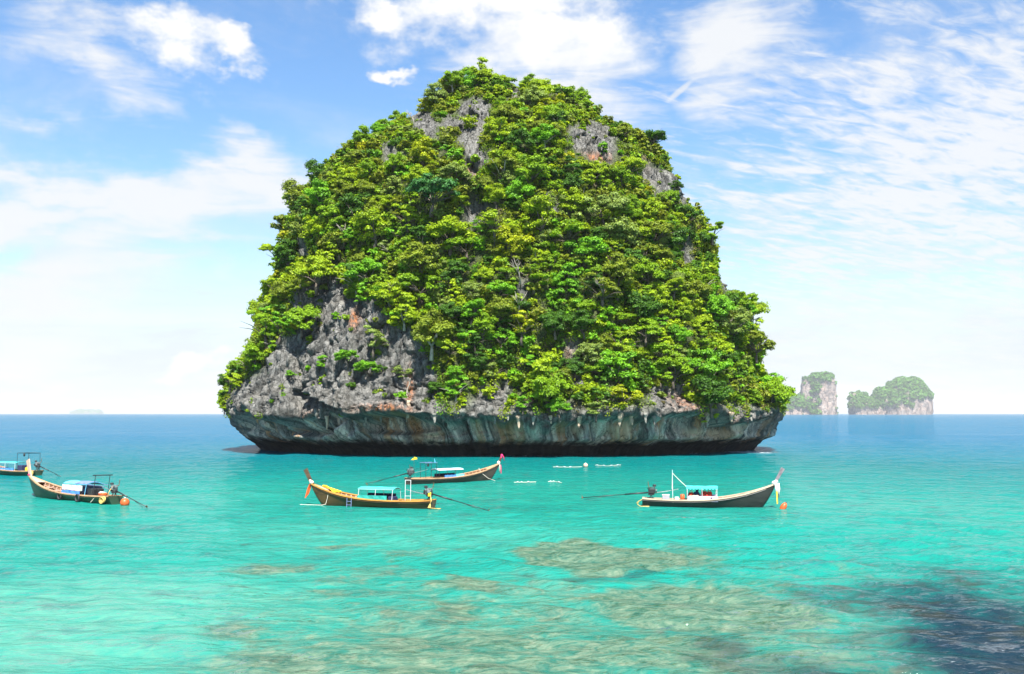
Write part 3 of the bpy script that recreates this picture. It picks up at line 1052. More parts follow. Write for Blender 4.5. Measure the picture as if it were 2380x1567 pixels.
# stalactites hanging from the lip
k = 0
for (sx, sy, ln, rd, pl) in ((948, 950, 3.2, .55, 1), (1205, 985, 2.4, .45, 1), (1345, 985, 2.2, .5, 1), (1440, 978, 2.6, .6, 1), (1468, 980, 2.2, .55, 1), (1385, 975, 2.0, .5, 0),
                             (1520, 985, 1.8, .4, 0), (1560, 985, 1.6, .4, 0), (1640, 978, 2.3, .8, 1), (1300, 980, 1.7, .4, 0), (1150, 985, 1.5, .35, 0), (1090, 985, 1.6, .35, 0),
                             (885, 985, 1.4, .3, 0), (760, 985, 2.6, .4, 1), (735, 970, 2.0, .35, 0), (1240, 985, 1.8, .4, 0), (1700, 978, 1.8, .6, 1), (1745, 980, 1.6, .4, 0),
                             (1590, 980, 1.4, .4, 0), (1280, 985, 1.5, .3, 1), (1420, 985, 1.3, .3, 0), (1180, 980, 1.4, .3, 0), (1500, 980, 1.9, .35, 0), (1370, 985, 1.4, .3, 0),
                             (535, 962, 1.4, .3, 0), (548, 966, 1.2, .25, 0), (850, 985, 1.3, .3, 0), (1030, 985, 1.4, .3, 0), (1010, 980, 1.9, .35, 0), (1665, 985, 1.5, .4, 0)):
    p_, n_ = hit(sx, sy - 12)
    if p_ is None:
        continue
    mb = MB()
    base = p_ + Vector((0, 0.5, 0.6))
    pts, rs = [], []
    for i in range(8):
        q_ = i / 7
        pts.append(base + Vector((0.18 * rd * math.sin(3 * q_ + sx), -0.65 + 0.2 * math.sin(5 * q_ + sy), -ln * q_)))
        rs.append(rd * (1.15 - q_) ** 0.8 * (0.85 + 0.3 * random.random()) + 0.03)
    mb.tube(pts, rs, 9)
    o = mb.build('stalactite', ROCK, island, True)
    o.matrix_parent_inverse = Matrix.Translation(-island.location)
    add_attr(o.data, 'foot', np.ones(len(o.data.vertices)))
    add_attr(o.data, 'pale', np.full(len(o.data.vertices), 0.75 if pl else 0.1))


# ------------------------------------------------------------------ vegetation
def leaf_quads(cent, nor, size, aspect=1.0, r_=rng):
    """one bent-free quad per centre; returns V (4n,3)"""
    n = len(cent)
    a = np.cross(nor, r_.normal(size=(n, 3)))
    a /= np.linalg.norm(a, axis=1)[:, None] + 1e-9
    b = np.cross(nor, a)
    s = (size * 0.5)[:, None]
    # a kite: narrower at the tip so clumps do not read as squares
    v0 = cent - a * s * 1.15 * aspect
    v1 = cent + b * s * 0.75 - a * s * 0.1
    v2 = cent + a * s * 1.15 * aspect
    v3 = cent - b * s * 0.75 - a * s * 0.1
    return np.stack([v0, v1, v2, v3], 1).reshape(-1, 3)


def quad_faces(n):
    return np.arange(4 * n, dtype=np.int32).reshape(n, 4)


def crown_arrays(kind, seed, nleaf=2600, leaf=0.36):
    """crown centred at the origin, about 1 unit in radius, scaled later; returns centre, normal, tint"""
    r_ = np.random.default_rng(seed)
    clumps = []
    if kind == 'spreading':
        for i in range(30):
            a, q_ = r_.uniform(0, 2 * PI), math.sqrt(r_.uniform(0, 1))
            clumps.append(((q_ * math.cos(a) * 0.88, q_ * math.sin(a) * 0.88, 0.42 * (1 - q_ * q_) + r_.uniform(-0.40, 0.14)), r_.uniform(0.15, 0.30), 0.78))
    elif kind == 'rounded':
        for i in range(38):
            d = r_.normal(size=3)
            d /= np.linalg.norm(d)
            d[2] = d[2] * 0.8 + 0.1
            q_ = r_.uniform(0.35, 0.82)
            clumps.append((tuple(d * q_), r_.uniform(0.16, 0.32), 0.85))
    elif kind == 'conical':
        for i in range(26):
            h = r_.uniform(-0.95, 1.25)
            w_ = 0.72 * (1 - (h + 0.95) / 2.3) + 0.06
            a = r_.uniform(0, 2 * PI)
            clumps.append(((w_ * math.cos(a), w_ * math.sin(a), h), r_.uniform(0.18, 0.30), 0.6))
    else:                                            # 'straggly'
        for i in range(13):
            d = r_.normal(size=3)
            d /= np.linalg.norm(d)
            q_ = r_.uniform(0.35, 1.0)
            clumps.append((tuple(d * np.array([1, 1, 0.75]) * q_), r_.uniform(0.16, 0.30), 0.55))
    rad = np.array([c[1] for c in clumps])
    per = np.maximum(12, (nleaf * rad ** 2 / (rad ** 2).sum())).astype(int)
    cs_, ns_, ts_ = [], [], []
    for (c, r0, fl), n in zip(clumps, per):
        d = r_.normal(size=(n, 3))
        d /= np.linalg.norm(d, axis=1)[:, None]
        d[:, 2] = np.where(d[:, 2] < -0.25, -d[:, 2] * 0.6, d[:, 2])
        q_ = r_.uniform(0.45, 1.0, n) ** 0.6 * (1 + 0.22 * r_.normal(size=n))
        p_ = np.array(c) + d * q_[:, None] * r0 * np.array([1, 1, fl])
        nn = d * 0.9 + np.array([0, 0, 0.45]) + 0.42 * r_.normal(size=(n, 3))
        nn /= np.linalg.norm(nn, axis=1)[:, None]
        ct = r_.uniform(0.25, 0.75)
        cs_.append(p_)
        ns_.append(nn)
        ts_.append(np.clip(ct + 0.20 * r_.normal(size=n), 0, 1))
    return np.concatenate(cs_), np.concatenate(ns_), np.concatenate(ts_), clumps


KINDS = ['spreading', 'rounded', 'conical', 'straggly']
KIND_MIX = [0.34, 0.42, 0.05, 0.19]
CROWNS, TRUNKS = {}, {}
ZL = 2.5
CR = 2.9                                              # reference crown radius in metres
for kd in KINDS:
    for v in range(5 if kd in ('spreading', 'rounded') else 3):
        nl = 3600 if kd == 'straggly' else (6600 if kd != 'conical' else 5000)
        c_, n_, t_, cl = crown_arrays(kd, 100 + v + 17 * KINDS.index(kd), nl)
        zlift = ZL
        c_ = c_ * CR + np.array([0, 0, zlift])
        me = np_mesh('crown', leaf_quads(c_, n_, rng.uniform(0.16, 0.35, len(c_))), quad_faces(len(c_)), False)
        add_attr(me, 'tint', t_, 'FACE')
        me.materials.append(None)
        CROWNS[(kd, v)] = me
        mb = MB()
        r_ = random.Random(500 + v)
        bend = Vector((r_.uniform(-.5, .5), r_.uniform(-.5, .5), 0))
        fork = Vector((0, 0, 0.9)) + bend * 0.6
        mb.tube([(0, 0, -0.7), (0.05, 0, 0.3), tuple(fork * 0.6), tuple(fork)], [0.26, 0.21, 0.17, 0.15], 6)
        for (cc_, rr_, _) in cl[::5]:
            e = Vector(cc_) * CR + Vector((0, 0, zlift - 0.15))
            mid = fork.lerp(e, 0.5) + Vector((r_.uniform(-.3, .3), r_.uniform(-.3, .3), r_.uniform(0, .35)))
            mb.tube([fork, mid, e], [0.11, 0.07, 0.03], 5)
        if kd in ('straggly', 'spreading'):           # a few bare twigs poke out
            for i in range(5):
                a = r_.uniform(0, 2 * PI)
                e = Vector((math.cos(a) * CR * 1.05, math.sin(a) * CR * 1.05, zlift + r_.uniform(-1.0, 0.9)))
                mid = fork.lerp(e, 0.55) + Vector((0, 0, 0.3))
                mb.tube([fork, mid, e], [0.07, 0.045, 0.015], 5)
        me2 = bpy.data.meshes.new('trunk')
        me2.from_pydata(mb.v, [], mb.f)
        me2.polygons.foreach_set('use_smooth', [True] * len(me2.polygons))
        me2.materials.append(None)
        TRUNKS[(kd, v)] = me2


def n_var(kd):
    return 5 if kd in ('spreading', 'rounded') else 3


trees = []       # dicts: base, kind, colour, scale, lean
fnorm = None
co = np.empty(len(isl_me.vertices) * 3, dtype=np.float32)
isl_me.vertices.foreach_get('co', co)
co = co.reshape(-1, 3)
quad = Fq
fc = co[quad].mean(1)
e1 = co[quad[:, 2]] - co[quad[:, 0]]
e2 = co[quad[:, 3]] - co[quad[:, 1]]
fn_ = np.cross(e1, e2)
farea = np.linalg.norm(fn_, axis=1) / 2
fn_ /= (np.linalg.norm(fn_, axis=1)[:, None] + 1e-9)
flip = (fn_ * (fc - np.array([cx_[0], ISL_Y, 30]))).sum(1) < 0
if flip.mean() > 0.5:
    fn_ = -fn_
view = fc - np.array([0, 0, CAM_H])
view /= np.linalg.norm(view, axis=1)[:, None]
facing = -(fn_ * view).sum(1)
fd_ = proj(fc)
f_rock = rock_mask(fd_)
f_clear = rock_mask(fd_ + np.array([0, -6.0]), 12.0)
on_slope = (fc[:, 2] > 9.5)

# trees one can pick out in the photograph: crown centre x, y, radius in photo px, colour, crown kind, label
SPECIAL = [
    (1003, 440, 58, 'blue-green', 'spreading', 'large blue-green tree with a bent bare trunk beside the dark rock hollow'),
    (1265, 312, 36, 'bright green', 'rounded', 'vivid emerald tree standing out below the summit, right of the pale rock face'),
    (1150, 508, 46, 'yellow-green', 'straggly', 'pale yellow-green tree directly below the dark rock hollow'),
    (1212, 752, 46, 'golden', 'straggly', 'brightest yellow-green tree in the middle of the lower slope'),
    (1104, 812, 34, 'dark green', 'conical', 'dark green pyramid-shaped tree low in the middle of the slope'),
    (1290, 748, 38, 'dark green', 'rounded', 'dark rounded tree right of the brightest yellow-green tree'),
    (1452, 908, 44, 'golden', 'straggly', 'golden yellow leafy bush hanging just above the sea cliff'),
    (1565, 852, 46, 'mid green', 'spreading', 'wide flat-topped tree on the lower right slope'),
    (700, 742, 40, 'mid green', 'rounded', 'round tree alone on the left cliff beside the bare grey rock'),
    (868, 785, 44, 'grey-green', 'straggly', 'pale grey-green bush clinging to the bare lower left cliff'),
    (808, 826, 30, 'bright green', 'spreading', 'small bright bush alone in the middle of the bare left cliff'),
    (935, 858, 26, 'grey-green', 'straggly', 'thin pale bush above the long white stalactite'),
    (535, 878, 32, 'yellow-green', 'straggly', 'yellow-green tree leaning out over the sea at the left edge'),
    (522, 942, 18, 'yellow-green', 'rounded', 'small bush at the lowest left corner of the island'),
    (855, 628, 50, 'bright green', 'spreading', 'broad bright green tree above the bare left cliff'),
    (735, 632, 48, 'yellow-green', 'spreading', 'broad yellow-green tree above the left end of the bare cliff'),
    (745, 460, 44, 'bright green', 'rounded', 'vivid green tree on the left shoulder of the island'),
    (1045, 195, 34, 'golden', 'rounded', 'yellowish tree at the summit left of the pale rock'),
    (985, 250, 26, 'golden', 'rounded', 'golden tree on the skyline left of the summit'),
    (1085, 176, 34, 'mid green', 'spreading', 'flat-topped tree crowning the very top of the island'),
    (1468, 385, 32, 'yellow-green', 'spreading', 'flat-topped tree below the grey rock on the right shoulder'),
    (1655, 530, 36, 'mid green', 'straggly', 'thin tree on the right skyline below the bare rock ledge'),
    (1738, 694, 38, 'mid green', 'straggly', 'feathery tree sticking out on the right skyline at mid height'),
    (1758, 798, 40, 'olive', 'spreading', 'olive tree bulging from the right edge low on the island'),
    (1572, 432, 20, 'dark green', 'spreading', 'small dark tree on the bare rock ledge at the right skyline'),
    (1300, 210, 22, 'dark green', 'straggly', 'thin dark tree on the skyline right of the summit'),
    (1095, 720, 36, 'bright green', 'rounded', 'bright green tree above the dark pyramid-shaped tree'),
    (675, 868, 14, 'bright green', 'spreading', 'tiny bright bush low on the left cliff'),
    (975, 655, 48, 'mid green', 'spreading', 'wide tree at the right-hand top of the bare cliff'),
    (1085, 560, 46, 'mid green', 'spreading', 'wide tree below the big blue-green tree'),
    (1500, 760, 40, 'mid green', 'spreading', 'tiered tree on the right half of the lower slope'),
    (1385, 945, 34, 'grey-green', 'straggly', 'pale bush dangling over the sea cliff left of the golden bush'),
    (1640, 960, 30, 'yellow-green', 'straggly', 'leafy bush hanging over the orange rock at the right end of the cliff'),
    (1060, 900, 36, 'bright green', 'straggly', 'bright leafy bush low on the cliff left of centre'),
    (1300, 945, 30, 'bright green', 'spreading', 'bright flat bush on the lip of the sea cliff'),
    (1122, 176, 30, 'yellow-green', 'rounded', 'rounded tree just right of the flat-topped tree on the very top'),
    (1052, 186, 26, 'mid green', 'rounded', 'small rounded tree just left of the flat-topped tree on the very top'),
    (1168, 194, 32, 'mid green', 'spreading', 'flat-topped tree on the skyline a little right of the summit'),
    (1235, 204, 30, 'yellow-green', 'spreading', 'yellow-green tree on the skyline between the summit and the thin dark tree'),
    (1345, 232, 30, 'mid green', 'rounded', 'rounded tree on the skyline above the right shoulder rock'),
    (1215, 935, 28, 'bright green', 'straggly', 'bright bush on the cliff lip below the middle of the slope'),
]
spec_pts = []
for (sx, sy, sr, colr_, kd, lab) in SPECIAL:
    p_, n_ = hit(sx, sy + sr * 0.35)
    if p_ is None:
        p_, n_ = hit(sx + (25 if sx < 1165 else -25), sy + sr * 0.5)
    if p_ is None:
        p_, n_ = hit(sx + (45 if sx < 1165 else -45), sy + sr * 1.0)
    if p_ is None:
        r_ = ray(sx, sy + sr)
        p_ = Vector((0, 0, CAM_H)) + r_ * (ISL_Y / r_.y)
        n_ = Vector((0, -1, 0))
    dist = (p_ - Vector((0, 0, CAM_H))).length
    rad = sr * KD / FPX * dist
    sc = rad / CR
    # crown centre wanted at the pixel, a little in front of the surface
    dcen = dist - rad * 0.5
    cen = Vector((0, 0, CAM_H)) + ray(sx, sy) * dcen
    base = cen - Vector((0, 0, ZL * sc))
    trees.append(dict(base=base, kind=kd, col=colr_, s=sc, label=lab, root=p_, cen=cen))
    spec_pts.append(np.array(cen))
spec_pts = np.array(spec_pts)

# the rest: dart throwing over the planted slopes
bare_spot = sstep(fbm(fc * np.array([.11, .11, .07]) + 90, 3), .22, .34)
prob = farea * (1 - 0.9 * bare_spot) * (on_slope) * (1 - f_clear * 0.985) * (facing > -0.35)
prob /= prob.sum()
cand = rng.choice(len(fc), size=9000, p=prob)
placed = []
grid = {}


def far_enough(p, d):
    k = tuple((p // 4).astype(int))
    for a in (-1, 0, 1):
        for b in (-1, 0, 1):
            for c in (-1, 0, 1):
                for (q_, dq) in grid.get((k[0] + a, k[1] + b, k[2] + c), ()):
                    if np.linalg.norm(q_ - p) < min(d, dq):
                        return False
    return True


colnames = list(LEAF)
colw0 = {'mid green': .30, 'yellow-green': .22, 'olive': .16, 'dark green': .12, 'bright green': .12, 'golden': .03, 'grey-green': .09, 'blue-green': .0}
for ci in cand:
    p = fc[ci] + rng.normal(size=3) * 0.15
    z = p[2]
    rs = float(np.clip(rng.normal(2.2, 0.6), 1.1, 3.2))
    if rng.random() < .28:
        rs = float(rng.uniform(3.2, 4.9))
    if facing[ci] < 0.22:
        rs = min(rs, 2.1)
    if z > 55:
        rs *= 0.82
    if f_clear[ci] > 0.2:
        rs *= 0.55
    if not far_enough(p, rs * 1.05):
        continue
    grid.setdefault(tuple((p // 4).astype(int)), []).append((p, rs * 1.05))
    cenp = p + fn_[ci] * rs * 0.26 + np.array([0, 0, rs * 0.34])
    if len(spec_pts) and np.min(np.linalg.norm(spec_pts - cenp, axis=1)) < 2.6:
        continue
    w_ = dict(colw0)
    if z > 45:
        w_['olive'] += .12
        w_['golden'] += .01
        w_['grey-green'] += .05
        w_['bright green'] -= .06
    if z < 30:
        w_['bright green'] += .10
        w_['yellow-green'] += .06
        w_['olive'] -= .08
    patch = perlin(np.array([p * 0.06 + 70]))[0]
    if patch > 0.15:
        w_['dark green'] += .15
    if patch < -0.2:
        w_['yellow-green'] += .15
    pw = np.array([max(w_[c], 0) for c in colnames])
    colr_ = colnames[rng.choice(len(colnames), p=pw / pw.sum())]
    kd = KINDS[rng.choice(4, p=KIND_MIX)]
    sc = rs / CR
    base = Vector(cenp) - Vector((0, 0, ZL * sc))
    trees.append(dict(base=base, kind=kd, col=colr_, s=sc, label=None, root=Vector(p), cen=Vector(cenp), facing=facing[ci]))

# which trees show largest: seen in front of the rock, by size over distance
camv = Vector((0, 0, CAM_H))
for tr in trees:
    d = tr['cen'] - camv
    L_ = d.length
    h_ = bvh.ray_cast(camv, d.normalized(), L_ - 1.0)
    vis = h_[0] is None
    tr['rank'] = (1000 if tr['label'] else 0) + (tr['s'] / L_ * 1e4) * (1.0 if vis else 0.15)
trees.sort(key=lambda q_: -q_['rank'])
N_IND = 292
ind, rest = trees[:N_IND], trees[N_IND:]
print('TREES', len(trees), 'individual', len(ind))

# labels for the trees: size, colour, crown and belt of the slope, then the place in the row of those alike
BANDS = [(300, 'near the summit'), (460, 'on the upper slope'), (600, 'on the middle slope'), (740, 'halfway down the slope'), (860, 'on the lower slope'), (2000, 'just above the sea cliff')]
SHAPE = {'spreading': 'flat-topped', 'rounded': 'rounded', 'conical': 'pointed', 'straggly': 'sparse'}
ORD = ['first', 'second', 'third', 'fourth', 'fifth', 'sixth', 'seventh', 'eighth', 'ninth', 'tenth', 'eleventh', 'twelfth', 'thirteenth', 'fourteenth', 'fifteenth', 'sixteenth']
NUM = ['zero', 'one', 'two', 'three', 'four', 'five', 'six', 'seven', 'eight', 'nine', 'ten', 'eleven', 'twelve', 'thirteen', 'fourteen', 'fifteen', 'sixteen']
pp = proj(np.array([list(q_['cen']) for q_ in ind]))
classes = {}
for i, tr in enumerate(ind):
    tr['px'] = pp[i]
    if tr['label']:
        continue
    band = next(b for lim, b in BANDS if pp[i][1] < lim)
    half = 'left' if pp[i][0] < 1165 else 'right'
    classes.setdefault((tr['col'], tr['kind'], band, half), []).append(tr)
for (col_, kd, band, half), lst in classes.items():
    lst.sort(key=lambda q_: q_['px'][0])
    n = len(lst)
    for i, tr in enumerate(lst):
        base = f"{col_} {SHAPE[kd]} tree {band}, {half} half"
        if n > 1:
            if i == 0:
                base += f", leftmost of {NUM[min(n, 16)]}"
            elif i == n - 1:
                base += f", rightmost of {NUM[min(n, 16)]}"
            else:
                base += f", {ORD[min(i, 15)]} from left"
        tr['label'] = base


def place_tree(tr, i):
    kd = tr['kind']
    v = rng.integers(n_var(kd))
    root = bpy.data.objects.new('tree', None)
    C.objects.link(root)
    root.empty_display_size = 0.3
    root.location = tr['base']
    s = tr['s']
    root.scale = (s * rng.uniform(.92, 1.1), s * rng.uniform(.92, 1.1), s * rng.uniform(.88, 1.08))
    root.rotation_euler = (rng.normal() * 0.09, rng.normal() * 0.09, rng.uniform(0, 2 * PI))
    tag(root, tr['label'], 'tree', 'trees growing on the limestone island')
    for nme, me, mat in (('trunk', TRUNKS[(kd, v)], PALE_BARK if rng.random() < .16 else BARK), ('crown', CROWNS[(kd, v)], LEAF[tr['col']])):
        o = bpy.data.objects.new(nme, me)
        C.objects.link(o)
        o.parent = root
        o.material_slots[0].link = 'OBJECT'
        o.material_slots[0].material = mat


for i, tr in enumerate(ind):
    place_tree(tr, i)

# the bent trunk of the big blue-green tree shows against the rock: a bare limb part
# leafless trees: pale branching stems among the crowns
for (sx, sy, hgt, lab) in ((1210, 655, 5.0, 'bare pale tree with forked branches in the middle of the slope'), (965, 300, 4.0, 'bare pale stem standing by the grey rock left of the summit'),
                           (1205, 640 + 90, 4.5, 'bare grey tree in the middle of the lower slope'), (1520, 470, 3.6, 'bare thin tree near the right-hand ledge'),
                           (905, 700, 4.2, 'bare grey tree over the right part of the bare left cliff'), (1400, 690, 4.0, 'bare pale tree right of the middle of the slope'),
                           (800, 560, 4.0, 'bare pale tree on the left part of the middle slope'), (1690, 780, 4.0, 'bare pale tree near the right edge of the lower slope')):
    p_, n_ = hit(sx, sy)
    if p_ is None:
        continue
    r_ = random.Random(int(sx))
    root = thing('bare_tree', lab, 'tree', p_ + Vector((0, -1.6, -0.4)), 0, 'leafless trees on the island')
    mb = MB()
    top = Vector((r_.uniform(-.6, .6), -.9, hgt * .55))
    mb.tube([(0, 1.2, -.6), (0, .3, .2), top * .5, top], [.17, .14, .12, .09], 6)
    mb.build('trunk', PALE_BARK, root, True)
    for i in range(6):
        a = r_.uniform(0, 2 * PI)
        e = top + Vector((math.cos(a) * hgt * .36, math.sin(a) * hgt * .2 - .4, hgt * r_.uniform(.12, .45)))
        st_ = top * r_.uniform(.6, 1)
        mid = st_.lerp(e, .5) + Vector((r_.uniform(-.3, .3), 0, r_.uniform(-.2, .3)))
        mb = MB()
        mb.tube([st_, mid, e], [.075, .05, .018], 5)
        e2 = mid + Vector((r_.uniform(-.9, .9), -.2, r_.uniform(.2, .9)))
        mb.tube([mid, mid.lerp(e2, .6), e2], [.045, .03, .012], 5)
        mb.build('branch', PALE_BARK, root, True)

# remaining trees: one mass
lite = {}
for kd in KINDS:
    lite[kd] = crown_arrays(kd, 900 + KINDS.index(kd), 620)[:3]
Vs, Ts, Cs = [], [], []
LCOL = {'mid green': (.155, .265, .005), 'yellow-green': (.235, .330, .005), 'olive': (.165, .205, .010), 'dark green': (.060, .145, .008),
        'bright green': (.130, .310, .007), 'golden': (.31, .33, .005), 'grey-green': (.18, .25, .04), 'blue-green': (.046, .150, .025)}
for tr in rest:
    c_, n_, t_ = lite[tr['kind']]
    a = rng.uniform(0, 2 * PI)
    R_ = np.array([[math.cos(a), -math.sin(a), 0], [math.sin(a), math.cos(a), 0], [0, 0, 1]])
    rr_ = tr['s'] * CR
    Vs.append(leaf_quads((c_ @ R_.T) * rr_ + np.array(tr['cen']), n_ @ R_.T, rng.uniform(.30, .62, len(c_))))
    Ts.append(t_)
    Cs.append(np.repeat(np.array(LCOL[tr['col']])[None], len(c_), 0) * (0.55 + 0.9 * t_[:, None]))


def leaf_col_material(name):
    m, t = new_mat(name)
    colr = t.attr('leaf_colour').outputs['Color']
    p = t.node('ShaderNodeBsdfPrincipled')
    t.put(p.inputs['Base Color'], colr)
    p.inputs['Roughness'].default_value = 0.55
    p.inputs['Specular IOR Level'].default_value = 0.25
    tr = t.node('ShaderNodeBsdfTranslucent')
    t.put(tr.inputs['Color'], t.mix(1.0, colr, (1.25, 1.15, 0.5), 'MULTIPLY'))
    mx = t.node('ShaderNodeMixShader')
    mx.inputs[0].default_value = 0.38
    t.l.new(p.outputs[0], mx.inputs[1])
    t.l.new(tr.outputs[0], mx.inputs[2])
    out(t, mx.outputs[0])
    return m


LEAFC = leaf_col_material('leaf_mixed')


def leaf_stuff(name, Vs, Cs, label):
    V = np.concatenate(Vs)
    cl = np.concatenate(Cs)
    me = np_mesh(name, V, quad_faces(len(V) // 4), False)
    add_attr(me, 'leaf_colour', np.concatenate([cl, np.ones((len(cl), 1))], 1), 'FACE', 'FLOAT_COLOR')
    return tag(link(name, me, LEAFC), label, None, None, 'stuff')


if rest:
    leaf_stuff('woodland', Vs, Cs, 'smaller trees filling in between the larger ones on the island').__setitem__('category', 'woodland')

# undergrowth: low bushes and creepers between the trees, thinner on bare rock
pr = farea * (fc[:, 2] > 7.0) * np.where(fc[:, 2] < 10.5, (fn_[:, 2] > 0.0) * 0.8, 1.0) * (facing > -0.4) * np.where(f_rock > 0.5, 0.05, 1.0)
pr /= pr.sum()
pick = rng.choice(len(fc), size=6500, p=pr)
Vs, Cs = [], []
ucol = np.array([(.130, .215, .005), (.165, .245, .005), (.090, .150, .007), (.180, .225, .009), (.225, .300, .006), (.115, .26, .007), (.130, .115, .045)])
for ci in pick:
    rr_ = rng.uniform(0.5, 1.35) * (0.55 if f_rock[ci] > .5 else 1)
    n = int(34 + 42 * rr_)
    d = rng.normal(size=(n, 3))
    d /= np.linalg.norm(d, axis=1)[:, None]
    q_ = rng.uniform(0.3, 1, n) ** .6
    hang = 1.0 + (1.2 if fc[ci][2] < 16 and rng.random() < .5 else 0)
    c_ = fc[ci] + fn_[ci] * rr_ * 0.25 + d * q_[:, None] * rr_ * np.array([1, 1, .75 * hang])
    nn = d * 0.6 + np.array([0, 0, .6]) + .6 * rng.normal(size=(n, 3))
    nn /= np.linalg.norm(nn, axis=1)[:, None]
    Vs.append(leaf_quads(c_, nn, rng.uniform(.20, .42, n)))
    base = ucol[rng.choice(len(ucol), p=[.25, .2, .18, .12, .1, .1, .05])]
    Cs.append(base[None] * rng.uniform(0.6, 1.35, (n, 1)))
o = leaf_stuff('undergrowth', Vs, Cs, 'low green bushes and creepers covering the ground between the trees')
o['category'] = 'undergrowth'

# hanging stems on the left cliff
def vine(sx, sy, ln, label, wood=True):
    p_, n_ = hit(sx, sy)
    if p_ is None:
        return
    mb = MB()
    o_ = Vector((0, -0.7, 0))
    pts = [p_ + o_ + Vector((0.35 * math.sin(i * 1.3 + sx), 0.25 * math.sin(i * .9), -ln * i / 8)) for i in range(9)]
    mb.tube(pts, [0.13 - 0.010 * i for i in range(9)], 6)
    for j in range(3):
        mb.tube([pts[2 + j * 2], pts[2 + j * 2] + Vector((random.uniform(-.8, .8), -.2, -.6)), pts[2 + j * 2] + Vector((random.uniform(-1, 1), -.1, -1.5))], [.06, .04, .02], 5)
    mb.build('hanging_vine', PALE_BARK if wood else BARK)
    return


for (a, b, l_, lab) in ((1690, 880, 6.0, 'pale woody vine hanging down the rock at the right end of the slope'), (950, 880, 8.0, 'long pale woody vine hanging down the bare left cliff'), (1010, 690, 6.0, 'woody vine hanging beside the top right of the bare cliff')):
    n0 = set(bpy.data.objects)
    vine(a, b, l_, lab)
    for o in set(bpy.data.objects) - n0:
        tag(o, lab, 'vine', 'woody vines on the cliff')


# ------------------------------------------------------------------ far islands
def lump(cxd, base_d, Y, prof, ratio, seed, ncol=90, amp=0.12):
    """steep-sided rock lump: prof is a list of (photo y, photo left x, photo right x) from top to bottom"""
    pts = [(at_y(a, y_, Y), at_y(b, y_, Y)) for (y_, a, b) in prof]
    zs = np.array([p[0].z for p in pts])[::-1]
    xl = np.array([p[0].x for p in pts])[::-1]
    xr = np.array([p[1].x for p in pts])[::-1]
    zz_ = np.linspace(-3, zs[-1], 70)
    XL_, XR_ = np.interp(zz_, zs, xl), np.interp(zz_, zs, xr)
    tt = np.linspace(0, 2 * PI, ncol, endpoint=False)
    T_, Z_ = np.meshgrid(tt, zz_)
    a_ = ((XR_ - XL_) / 2)[:, None]
    c_ = ((XR_ + XL_) / 2)[:, None]
    width = (xr - xl).max()
    e_ = 2 / 2.6
    ux_, uy_ = np.sign(np.cos(T_)) * np.abs(np.cos(T_)) ** e_, np.sign(np.sin(T_)) * np.abs(np.sin(T_)) ** e_
    P_ = np.stack([c_ + a_ * ux_, Y + a_ * ratio * uy_, Z_], -1).reshape(-1, 3)
    k_ = 1.0 / width
    d_ = amp * width * (0.5 * fbm(P_ * k_ * np.array([5, 5, 2.2]) + seed, 3) + 0.30 * fbm(P_ * k_ * np.array([16, 16, 5]) + seed + 5, 3))
    N_ = np.stack([np.cos(T_), np.sin(T_), 0 * T_], -1).reshape(-1, 3)
    P_ = P_ + N_ * d_[:, None]
    P_[:, 2] += 0.035 * width * fbm(P_ * k_ * np.array([12, 12, 6]) + seed + 9, 3) * sstep(Z_.ravel(), zs[-1] * 0.6, zs[-1])
    nr, nc = T_.shape
    id_ = np.arange(nr * nc).reshape(nr, nc)
    jj = np.roll(np.arange(nc), -1)
    F_ = np.stack([id_[:-1, :], id_[:-1][:, jj], id_[1:][:, jj], id_[1:, :]], -1).reshape(-1, 4)
    cap = len(P_)
    P_ = np.concatenate([P_, [P_[id_[-1]].mean(0)]])
    Fc = np.stack([id_[-1], id_[-1][jj], np.full(nc, cap), np.full(nc, cap)], 1)
    return P_, F_, Fc


